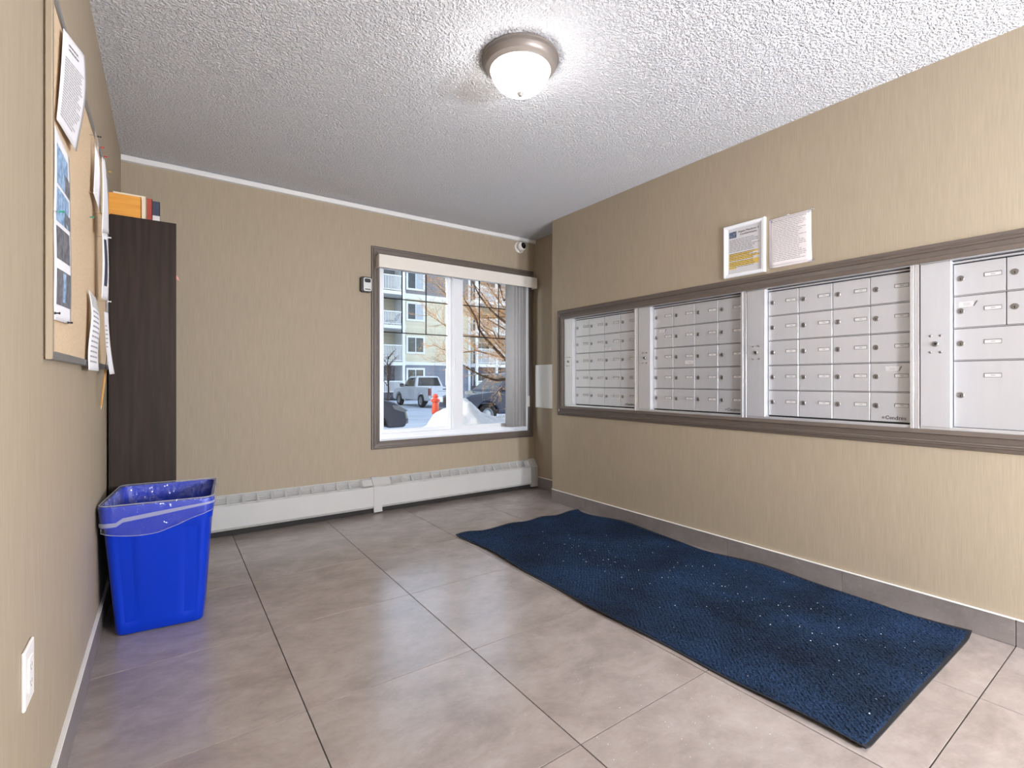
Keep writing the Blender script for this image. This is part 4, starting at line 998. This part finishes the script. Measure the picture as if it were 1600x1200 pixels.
# ---- apartment building opposite
FY = 38.0
apt = thing('apartment_building', 'four storey cream and grey apartment building across the lot', 'building', (20, FY, GZ))
def ab(name, x0, x1, y0, y1, z0, z1, m, par=apt):
    return B(name, (x0 - 20, x1 - 20, y0 - FY, y1 - FY, z0 - GZ, z1 - GZ), m, par)
LV = [-0.50, 2.48, 5.20, 7.92, 11.2]
bays = [(2.0, 11.4, 'w'), (11.4, 15.75, 'b'), (15.75, 22.2, 'w'), (22.2, 26.6, 'b'), (26.6, 33.0, 'w'), (33.0, 37.4, 'b'), (37.4, 46.0, 'w')]
STY = ['siding_blue', 'siding_cream', 'siding_cream', 'siding_grey']
def awin(x0, x1, z0, z1, y, blind=0):
    f = ab('window', x0, x1, y - 0.07, y, z0, z1, 'house_white')
    w_ = 0.16
    mb = MB(); xm = (x0 + x1) / 2
    mb.box(x0 + w_ - 20, xm - 0.04 - 20, y - 0.085 - FY, y - 0.06 - FY, z0 + w_ - GZ, z1 - w_ - GZ); mb.build('pane', 'house_glass', f)
    mb = MB(); mb.box(xm + 0.04 - 20, x1 - w_ - 20, y - 0.085 - FY, y - 0.06 - FY, z0 + w_ - GZ, z1 - w_ - GZ); mb.build('pane', 'house_blind' if blind else 'house_glass', f)
for x0, x1, kd in bays:
    yb = FY if kd == 'w' else FY + 1.5
    for k in range(4): ab('storey_wall', x0, x1, yb, yb + 6, LV[k], LV[k + 1], STY[k])
    if kd == 'w':
        ab('trim_band', x0, x1, FY - 0.05, FY, 7.84, 8.27, 'house_white'); ab('trim_band', x0, x1, FY - 0.05, FY, 2.36, 2.62, 'house_white')
        ab('corner_board', x0 - 0.02, x0 + 0.20, FY - 0.06, FY + 1.5, LV[0], LV[4], 'house_white'); ab('corner_board', x1 - 0.20, x1 + 0.02, FY - 0.06, FY + 1.5, LV[0], LV[4], 'house_white')
        offs = [x0 + 0.36, x0 + 3.95] if x1 - x0 < 8 else [x0 + 0.8, x0 + 3.9, x0 + 7.0]
        for k, (z0, z1) in enumerate(((0.62, 2.12), (3.30, 4.79), (6.02, 7.59), (8.58, 10.3))):
            for q, xo in enumerate(offs): awin(xo, xo + 1.66, z0, z1, FY, blind=(k == 3 or (k == 2 and q == 0)))
    else:
        for k, (zs_, zr) in enumerate(((-0.05, 1.05), (2.42, 3.92), (5.36, 6.60), (8.08, 9.47))):
            if k: ab('balcony_slab', x0 + 0.05, x1 - 0.05, FY - 0.9, FY + 1.5, zs_ - 0.14, zs_ + 0.13, 'house_white')
            rl_ = ab('balcony_rail', x0 + 0.05, x1 - 0.05, FY - 0.88, FY - 0.80, zr - 0.08, zr, 'house_white')
            mb = MB(); xx = x0 + 0.10; zb_ = zs_ + 0.20
            mb.box(x0 + 0.05 - 20, x1 - 0.05 - 20, -0.87, -0.81, zb_ - GZ, zb_ + 0.06 - GZ)
            while xx < x1 - 0.05:
                mb.box(xx - 20, xx + 0.05 - 20, -0.86, -0.82, zb_ - GZ, zr - GZ); xx += 0.125
            mb.build('baluster_row', 'house_white', rl_)
            dr = ab('balcony_door', x0 + 1.1, x0 + 3.0, FY + 1.42, FY + 1.5, LV[k] + 0.1, LV[k] + 2.2, 'house_white')
            mb = MB(); mb.box(x0 + 1.2 - 20, x0 + 2.02 - 20, 1.40, 1.43, LV[k] + 0.2 - GZ, LV[k] + 2.1 - GZ); mb.box(x0 + 2.08 - 20, x0 + 2.9 - 20, 1.40, 1.43, LV[k] + 0.2 - GZ, LV[k] + 2.1 - GZ); mb.build('pane', 'house_glass', dr)
        for xx in (x0 + 0.1, (x0 + x1) / 2, x1 - 0.32): ab('balcony_post', xx, xx + 0.20, FY - 0.93, FY - 0.72, LV[0], 11.2, 'house_white')
ab('eave', 1.4, 46.5, FY - 1.3, FY + 8, 11.2, 11.45, 'house_white')
mb = MB(); mb.loft([[(1.2 - 20, -1.4, 11.45 - GZ), (1.2 - 20, 8.0, 11.45 - GZ), (1.2 - 20, 3.4, 13.6 - GZ)], [(46.8 - 20, -1.4, 11.45 - GZ), (46.8 - 20, 8.0, 11.45 - GZ), (46.8 - 20, 3.4, 13.6 - GZ)]], True, True, True); mb.build('roof', 'roof_shingle', apt)
# unseen wing joined to the building, added left of the lot to shade it
ab('shade_wing_wall', -14, 2.0, 17, 45, LV[0], 5.2, 'siding_cream'); ab('shade_wing_wall', -14, 2.0, 17, 45, 5.2, 11.2, 'siding_grey')
mb = MB(); mb.loft([[(-14.6 - 20, 16.4 - FY, 11.2 - GZ), (2.6 - 20, 16.4 - FY, 11.2 - GZ), (-6 - 20, 16.4 - FY, 13.4 - GZ)], [(-14.6 - 20, 45 - FY, 11.2 - GZ), (2.6 - 20, 45 - FY, 11.2 - GZ), (-6 - 20, 45 - FY, 13.4 - GZ)]], True, True, True); mb.build('shade_wing_roof', 'roof_shingle', apt)
o = ab('lounge_chair_cover', 12.9, 15.0, FY - 0.5, FY + 0.2, 5.5, 6.0, 'print_grey'); bpy.data.objects.remove(o)
t = thing('balcony_chair', 'dark folding chair on the third floor balcony opposite', 'chair', (14.8, FY - 0.25, 5.49))
mb = MB(); mb.extrude([(-0.45, 0.32), (0.35, 0.38), (0.62, 0.95), (0.55, 0.98), (0.26, 0.46), (-0.47, 0.40)], lambda a, b, h: (a, h, b), -0.28, 0.28); mb.build('sling_seat', 'print_black', t)
for dx in (-0.35, 0.30):
    for dy in (-0.26, 0.26): MB().tube([(dx, dy, 0), (-dx * 0.6, dy, 0.42)], 0.02, 6).build('leg', 'print_black', t)

# ---- vehicles
def wheel(par, x, y, z, r, w_, nm='wheel'):
    t = MB(); fw = lambda a, b, c: (x + a, y + c, z + b)
    s_ = 1 if y > 0 else -1
    t.lathe([(r * 0.62, -w_ / 2), (r * 0.92, -w_ / 2), (r, -w_ * 0.36), (r, w_ * 0.36), (r * 0.92, w_ / 2), (r * 0.62, w_ / 2)], 24, fw)
    o = t.build(nm, 'tyre', par, smooth=35)
    m_ = MB(); m_.lathe([(r * 0.64, -w_ * 0.3), (r * 0.64, s_ * w_ * 0.46), (r * 0.54, s_ * w_ * 0.42), (r * 0.46, s_ * w_ * 0.25), (r * 0.16, s_ * w_ * 0.40), (0.001, s_ * w_ * 0.40)], 20, fw); m_.build('rim', 'rim_grey', o, smooth=35)
def body_poly(topline, zb, arches, r):
    """closed side outline; arches cut into the bottom edge (front to rear)"""
    pts = list(topline)                       # front bottom ... over the top ... rear bottom
    low = []
    for ax in sorted(arches):
        low += [(ax - r * math.cos(a), zb + 0.0 + r * math.sin(a) * 0.95) for a in [i * PI / 8 for i in range(9)]]
    return pts + low
def vehicle(name, label, cat, loc, rz, paint, kind):
    t = thing(name, label, cat, loc, rotz=rz)
    fs = lambda a, b, h: (a, h, b)
    if kind == 'pickup':
        L0, L1, W_, zb, r = 2.75, -2.75, 0.98, 0.42, 0.40; wx = (1.80, -1.55)
        mb = MB(); mb.extrude(body_poly([(L0, zb), (L0 + 0.03, 0.70), (L0 - 0.06, 1.02), (L0 - 0.30, 1.12), (1.30, 1.20), (-0.80, 1.22), (-0.80, zb)], zb, (wx[0],), 0.50), fs, -W_, W_); bevel_mod(mb.build('cab_body', paint, t), 0.06, 3)
        for s_ in (-1, 1):
            mb = MB(); mb.extrude(body_poly([(-0.82, zb), (-0.82, 1.24), (L1, 1.24), (L1, 0.55), (L1 + 0.1, zb)][::-1][::-1], zb, (wx[1],), 0.50), fs, s_ * 0.86, s_ * W_); bevel_mod(mb.build('bed_side', paint, t), 0.04, 2)
        B('bed_floor', (L1 + 0.05, -0.82, -0.86, 0.86, 0.66, 0.74), paint, t)
        tg = B('tailgate', (L1 - 0.02, L1 + 0.05, -0.85, 0.85, 0.66, 1.24), paint, t, 0.015)
        B('handle', (L1 - 0.03, L1 - 0.015, -0.11, 0.11, 1.08, 1.14), 'print_black', tg); B('name_lettering_strip', (L1 - 0.026, L1 - 0.018, -0.45, 0.45, 0.985, 1.005), 'print_grey', tg)
        for s_ in (-1, 1): B('tail_lamp', (L1 - 0.03, L1 + 0.12, s_ * 0.85, s_ * 0.99, 0.74, 1.16), 'tail_red', t, 0.012)
        B('rear_bumper', (L1 - 0.18, L1 + 0.02, -0.95, 0.95, 0.48, 0.64), 'house_white', t, 0.03); B('front_bumper', (L0 - 0.05, L0 + 0.12, -0.96, 0.96, 0.45, 0.68), 'chrome_grey', t, 0.04)
        cab = [((1.25, 1.20), (0.62, 1.86)), ((-0.80, 1.20), (-0.52, 1.90))]; yb_, yt = 0.95, 0.74
        zt_ = 1.90
    elif kind == 'suv':
        L0, L1, W_, zb, r = 2.55, -2.45, 0.97, 0.40, 0.39; wx = (1.62, -1.45)
        mb = MB(); mb.extrude(body_poly([(L0, zb), (L0 + 0.04, 0.70), (L0 - 0.05, 1.00), (L0 - 0.35, 1.12), (1.25, 1.22), (-2.35, 1.24), (L1, 1.1), (L1, zb)], zb, wx, 0.48), fs, -W_, W_); bevel_mod(mb.build('body', paint, t), 0.06, 3)
        B('front_bumper', (L0 - 0.05, L0 + 0.10, -0.95, 0.95, 0.42, 0.64), 'chrome_grey', t, 0.04); B('rear_bumper', (L1 - 0.10, L1 + 0.05, -0.95, 0.95, 0.42, 0.64), 'chrome_grey', t, 0.04)
        cab = [((1.20, 1.22), (0.45, 1.86)), ((-2.38, 1.22), (-2.05, 1.88))]; yb_, yt = 0.94, 0.74; zt_ = 1.90
    else:
        L0, L1, W_, zb, r = 2.30, -2.35, 0.90, 0.30, 0.33; wx = (1.42, -1.38)
        mb = MB(); mb.extrude(body_poly([(L0 - 0.06, zb), (L0 + 0.02, 0.48), (L0 - 0.04, 0.72), (L0 - 0.30, 0.86), (1.6, 0.96), (0.95, 1.01), (-1.55, 1.03), (L1 + 0.1, 0.98), (L1, 0.7), (L1 + 0.05, zb)], zb, wx, 0.41), fs, -W_, W_); bevel_mod(mb.build('body', paint, t), 0.06, 3)
        cab = [((1.05, 1.0), (0.25, 1.42)), ((-1.70, 1.0), (-1.05, 1.44))]; yb_, yt = 0.84, 0.60; zt_ = 1.45
        for s_ in (-1, 1):
            mb = MB(); mb.extrude([(L0 - 0.38, 0.815), (L0 - 0.16, 0.775), (L0 + 0.015, 0.68), (L0 - 0.08, 0.63), (L0 - 0.32, 0.70)], fs, s_ * 0.55, s_ * 0.908); bevel_mod(mb.build('head_lamp', 'chrome_grey', t), 0.02)
        B('front_grille', (L0 - 0.03, L0 + 0.035, -0.5, 0.5, 0.42, 0.66), 'print_black', t, 0.01); B('fog_lamp_panel', (L0 - 0.12, L0 + 0.02, -0.88, -0.60, 0.38, 0.52), 'chrome_grey', t, 0.02)
        B('side_moulding', (-1.0, 1.0, -0.925, -0.90, 0.50, 0.56), 'chrome_grey', t, 0.006)
    if kind == 'suv' or kind == 'pickup':
        for s_ in (-1, 1): B('head_lamp', (L0 - 0.10, L0 + 0.045, s_ * 0.62, s_ * 0.94, 0.80, 1.00), 'head_lamp', t, 0.02)
        B('front_grille', (L0 - 0.02, L0 + 0.05, -0.58, 0.58, 0.72, 1.0), 'print_black', t, 0.015)
    (fb, ft), (rb_, rt) = cab
    P8 = lambda k: [(fb[0] * (1 - k) + ft[0] * k, s_ * (yb_ * (1 - k) + yt * k), fb[1] * (1 - k) + ft[1] * k) for s_ in (1, -1)] + [(rb_[0] * (1 - k) + rt[0] * k, s_ * (yb_ * (1 - k) + yt * k), rb_[1] * (1 - k) + rt[1] * k) for s_ in (-1, 1)]
    mb = MB(); mb.loft([P8(0), P8(0.9), [(x * 0.97 + (-0.1 if kind != 'pickup' else 0) * 0.03, y * 0.93, zt_) for x, y, z in P8(1)]], True, True, True); bevel_mod(mb.build('cabin', paint, t), 0.05, 3)
    # glass panels a little proud of the cabin
    def panel(nm, a, b, c, d, k0, k1, u0, u1, push):
        f = lambda u, k: (Vector(P8(k)[a]) * (1 - u) + Vector(P8(k)[b]) * u)
        q = [f(u0, k0), f(u1, k0), f(u1, k1), f(u0, k1)]; n_ = (q[1] - q[0]).cross(q[3] - q[0]).normalized()
        if n_.dot(Vector(push)) < 0: n_ = -n_
        m_ = MB(); m_.loft([[p - n_ * 0.05 for p in q], [p + n_ * 0.010 for p in q]], True, True, True); m_.build(nm, 'car_glass', t)
    panel('windscreen', 0, 1, 0, 0, 0.08, 0.88, 0.06, 0.94, (1, 0, 0.3)); panel('rear_window', 2, 3, 0, 0, 0.12, 0.86, 0.08, 0.92, (-1, 0, 0.3))
    spl = [(0.10, 0.90)] if kind == 'pickup' else ([(0.06, 0.36), (0.40, 0.66), (0.70, 0.94)] if kind == 'suv' else [(0.08, 0.48), (0.52, 0.92)])
    for u0, u1 in spl:
        panel('side_window', 1, 2, 0, 0, 0.10, 0.84, u0, u1, (0, -1, 0.3)); panel('side_window', 0, 3, 0, 0, 0.10, 0.84, u0, u1, (0, 1, 0.3))
    for s_ in (-1, 1):
        mx_ = fb[0] - 0.25
        m_ = MB(); m_.bbox(mx_ - 0.06, mx_ + 0.06, s_ * 0.96, s_ * 1.20, fb[1] + 0.02, fb[1] + 0.24 if kind == 'pickup' else fb[1] + 0.18, b=0.03); m_.build('wing_mirror', 'print_black', t)
        for k, x in enumerate(wx): wheel(t, x, s_ * (W_ - 0.12), r + 0.0, r, 0.24)
    return t
vehicle('pickup_truck', 'white pickup truck parked nose in before the apartment building', 'pickup truck', (13.35, 28.6, GZ), PI / 2, 'truck_white', 'pickup')
vehicle('parked_suv', 'dark navy off-road vehicle behind the snow bank', 'car', (10.9, 15.6, GZ), PI, 'car_navy', 'suv')
pc = vehicle('parked_car', 'dark car with its front end showing at the lower left of the window', 'car', (2.50, 13.3, GZ), 0.0, 'car_dark', 'sedan'); pc.scale = (1.20, 1.15, 1.20)
# orange red post
t = thing('marker_post', 'orange red wrapped standpipe on a dark post behind the snow bank', 'post', (6.72, 13.60, GZ))
mb = MB(); mb.lathe([(0.0001, 1.20), (0.06, 1.19), (0.09, 1.12), (0.07, 1.09), (0.075, 1.06), (0.12, 1.03), (0.115, 0.96), (0.085, 0.93), (0.10, 0.86), (0.115, 0.72), (0.11, 0.60), (0.07, 0.56), (0.0001, 0.56)], 18); mb.build('orange_cover', 'post_orange', t, smooth=35)
mb = MB(); mb.tube([(0, 0, 0), (0, 0, 0.57)], 0.035, 10); mb.build('post', 'print_black', t)
mb = MB(); mb.tube([(-0.13, 0, 0.99), (0.13, 0, 0.99)], 0.04, 10); mb.build('side_nozzle', 'post_orange', t, smooth=True)

# ---- bare tree right of the window
rt_ = random.Random(9)
TD = 9.3
tree_base = at_d(846, 640, TD); tree_base.z = GZ
tr = thing('bare_tree', 'bare sunlit tree spreading its branches across the right window pane', 'tree', tree_base)
tw = MB(); lf = MB()
def T(p): return Vector(p) - tree_base
top_ = at_d(838, 300, TD); trunk_pts = [tree_base, at_d(845, 600, TD), at_d(842, 520, TD), at_d(838, 420, TD), at_d(832, 330, TD + 0.2), at_d(828, 260, TD + 0.3)]
mb = MB(); mb.tube([T(p) for p in trunk_pts], [0.11, 0.095, 0.085, 0.07, 0.05, 0.03], 10); mb.build('trunk', 'bark', tr, smooth=True)
def twig(p, d, L, r, depth):
    n = 4; pts = [p]; rad = [r]; q = p.copy(); dd = d.normalized()
    for i in range(n):
        dd = (dd + Vector((rt_.uniform(-1, 1), rt_.uniform(-1, 1), rt_.uniform(-0.6, 0.9))) * 0.16).normalized()
        q = q + dd * L / n; pts.append(q.copy()); rad.append(r * (1 - 0.8 * (i + 1) / n))
    tw.tube([T(a) for a in pts], rad, 4, False)
    if depth > 0:
        for i in range(1, n + 1):
            for _ in range(2 if rt_.random() < 0.6 else 1):
                side = Vector((rt_.uniform(-1, 1), rt_.uniform(-1, 1), rt_.uniform(-0.7, 1.0))).normalized()
                twig(pts[i], (dd * 0.9 + side * 0.8), L * rt_.uniform(0.35, 0.6), rad[i] * 0.8 + 0.0006, depth - 1)
    elif rt_.random() < 0.12:
        e = pts[-1]; a = Vector((rt_.uniform(-1, 1), rt_.uniform(-1, 1), rt_.uniform(-1, 1))).normalized() * 0.022; b = a.cross(Vector((0.3, 0.7, 0.2))).normalized() * 0.010
        lf.add([T(e), T(e + a * 0.5 + b), T(e + a), T(e + a * 0.5 - b)], [(0, 1, 2, 3)])
limbs = [  # pixel guides and depth, from the trunk outward
    [(842, 536, 0), (787, 502, -0.2), (778, 495, -0.2), (765, 483, -0.3), (748, 460, -0.4), (739, 442, -0.5), (728, 415, -0.5)],
    [(840, 520, 0), (787, 490, 0.3), (768, 480, 0.5), (763, 472, 0.5), (749, 454, 0.6), (742, 446, 0.7), (730, 420, 0.8)],
    [(846, 620, 0), (787, 559, -0.4), (771, 542, -0.6), (757, 527, -0.7), (748, 514, -0.8), (745, 500, -0.9), (734, 480, -1.0), (726, 469, -1.0), (721, 456, -1.1), (712, 430, -1.2)],
    [(845, 600, 0), (790, 552, 0.2), (760, 520, 0.4), (746, 506, 0.5), (736, 489, 0.6), (721, 469, 0.6), (706, 450, 0.6)],
    [(844, 580, 0), (787, 540, 0.1), (777, 532, 0.2), (771, 518, 0.3), (757, 511, 0.4), (749, 500, 0.5), (741, 488, 0.5)],
    [(840, 430, 0), (787, 470, -0.2), (783, 455, -0.3), (779, 443, -0.4), (774, 425, -0.5)],
    [(840, 470, 0), (787, 480, 0.6), (777, 466, 0.7), (765, 450, 0.9), (755, 430, 1.0)],
    [(846, 590, 0), (785, 593, -0.6), (776, 594, -0.7), (767, 592, -0.8), (753, 587, -0.9), (737, 579, -1.0), (720, 568, -1.2), (700, 556, -1.3)],
    [(845, 560, 0), (790, 530, 0.7), (740, 525, 1.0), (715, 522, 1.2), (690, 505, 1.5), (668, 490, 1.8)],
    [(843, 540, 0), (790, 515, 0.9), (730, 480, 1.4), (700, 462, 1.8), (682, 445, 2.0), (668, 432, 2.2)],
    [(846, 575, 0), (790, 560, 0.5), (745, 548, 0.8), (712, 552, 1.2), (690, 545, 1.5), (676, 538, 1.7)],
    [(842, 500, 0), (787, 495, 0.4), (760, 497, 0.6), (740, 492, 0.9), (722, 470, 1.0)],
]
for li, gl in enumerate(limbs):
    P = [at_d(x, y, TD + dz) for x, y, dz in gl]; n = len(P); r0 = 0.030 if li in (0, 2, 7) else 0.020
    rad = [r0 * (1 - 0.75 * i / (n - 1)) for i in range(n)]
    mb = MB(); mb.tube([T(p) for p in P], rad, 7); mb.build('branch', 'bark', tr, smooth=True)
    for i in range(1, n):
        seg = P[i] - P[i - 1]; m_ = max(1, int(seg.length / 0.105))
        for k in range(m_):
            p = P[i - 1] + seg * rt_.random(); side = Vector((rt_.uniform(-1, 0.4), rt_.uniform(-1, 1), rt_.uniform(-0.7, 1)))
            twig(p, seg.normalized() * 0.8 + side * 0.8, rt_.uniform(0.22, 0.62), 0.0060, 2 if rt_.random() < 0.75 else 1)
o = tw.build('twigs', 'twig', tr); o['kind'] = 'stuff'
o = lf.build('dry_leaves', 'dry_leaf', tr); o['kind'] = 'stuff'
# small snowy tree before the left balconies
sb = at_d(606, 622, 26.0); sb.z = GZ
t = thing('small_tree', 'small bare tree before the lowest left balconies', 'tree', sb)
mb = MB(); mb.tube([(0, 0, 0), (0.05, 0, 1.2), (-0.05, 0, 2.1), (0.02, 0, 2.9)], [0.06, 0.05, 0.04, 0.015], 8); mb.build('trunk', 'bark', t, smooth=True)
rk = random.Random(2); mb = MB()
for i in range(26):
    z = rk.uniform(1.3, 2.8); a = rk.uniform(0, 2 * PI); L_ = rk.uniform(0.4, 0.9); e = Vector((math.cos(a) * L_ * 0.7, math.sin(a) * L_ * 0.7, L_ * 0.8)); p = Vector((0, 0, z))
    mb.tube([p, p + e * 0.5 + Vector((0, 0, 0.05)), p + e], [0.016, 0.012, 0.004], 5)
    for _ in range(3):
        q = p + e * rk.uniform(0.4, 0.9); mb.tube([q, q + Vector((rk.uniform(-0.3, 0.3), rk.uniform(-0.3, 0.3), rk.uniform(0, 0.35)))], [0.008, 0.003], 4)
o = mb.build('branches', 'bark', t); o['kind'] = 'stuff'
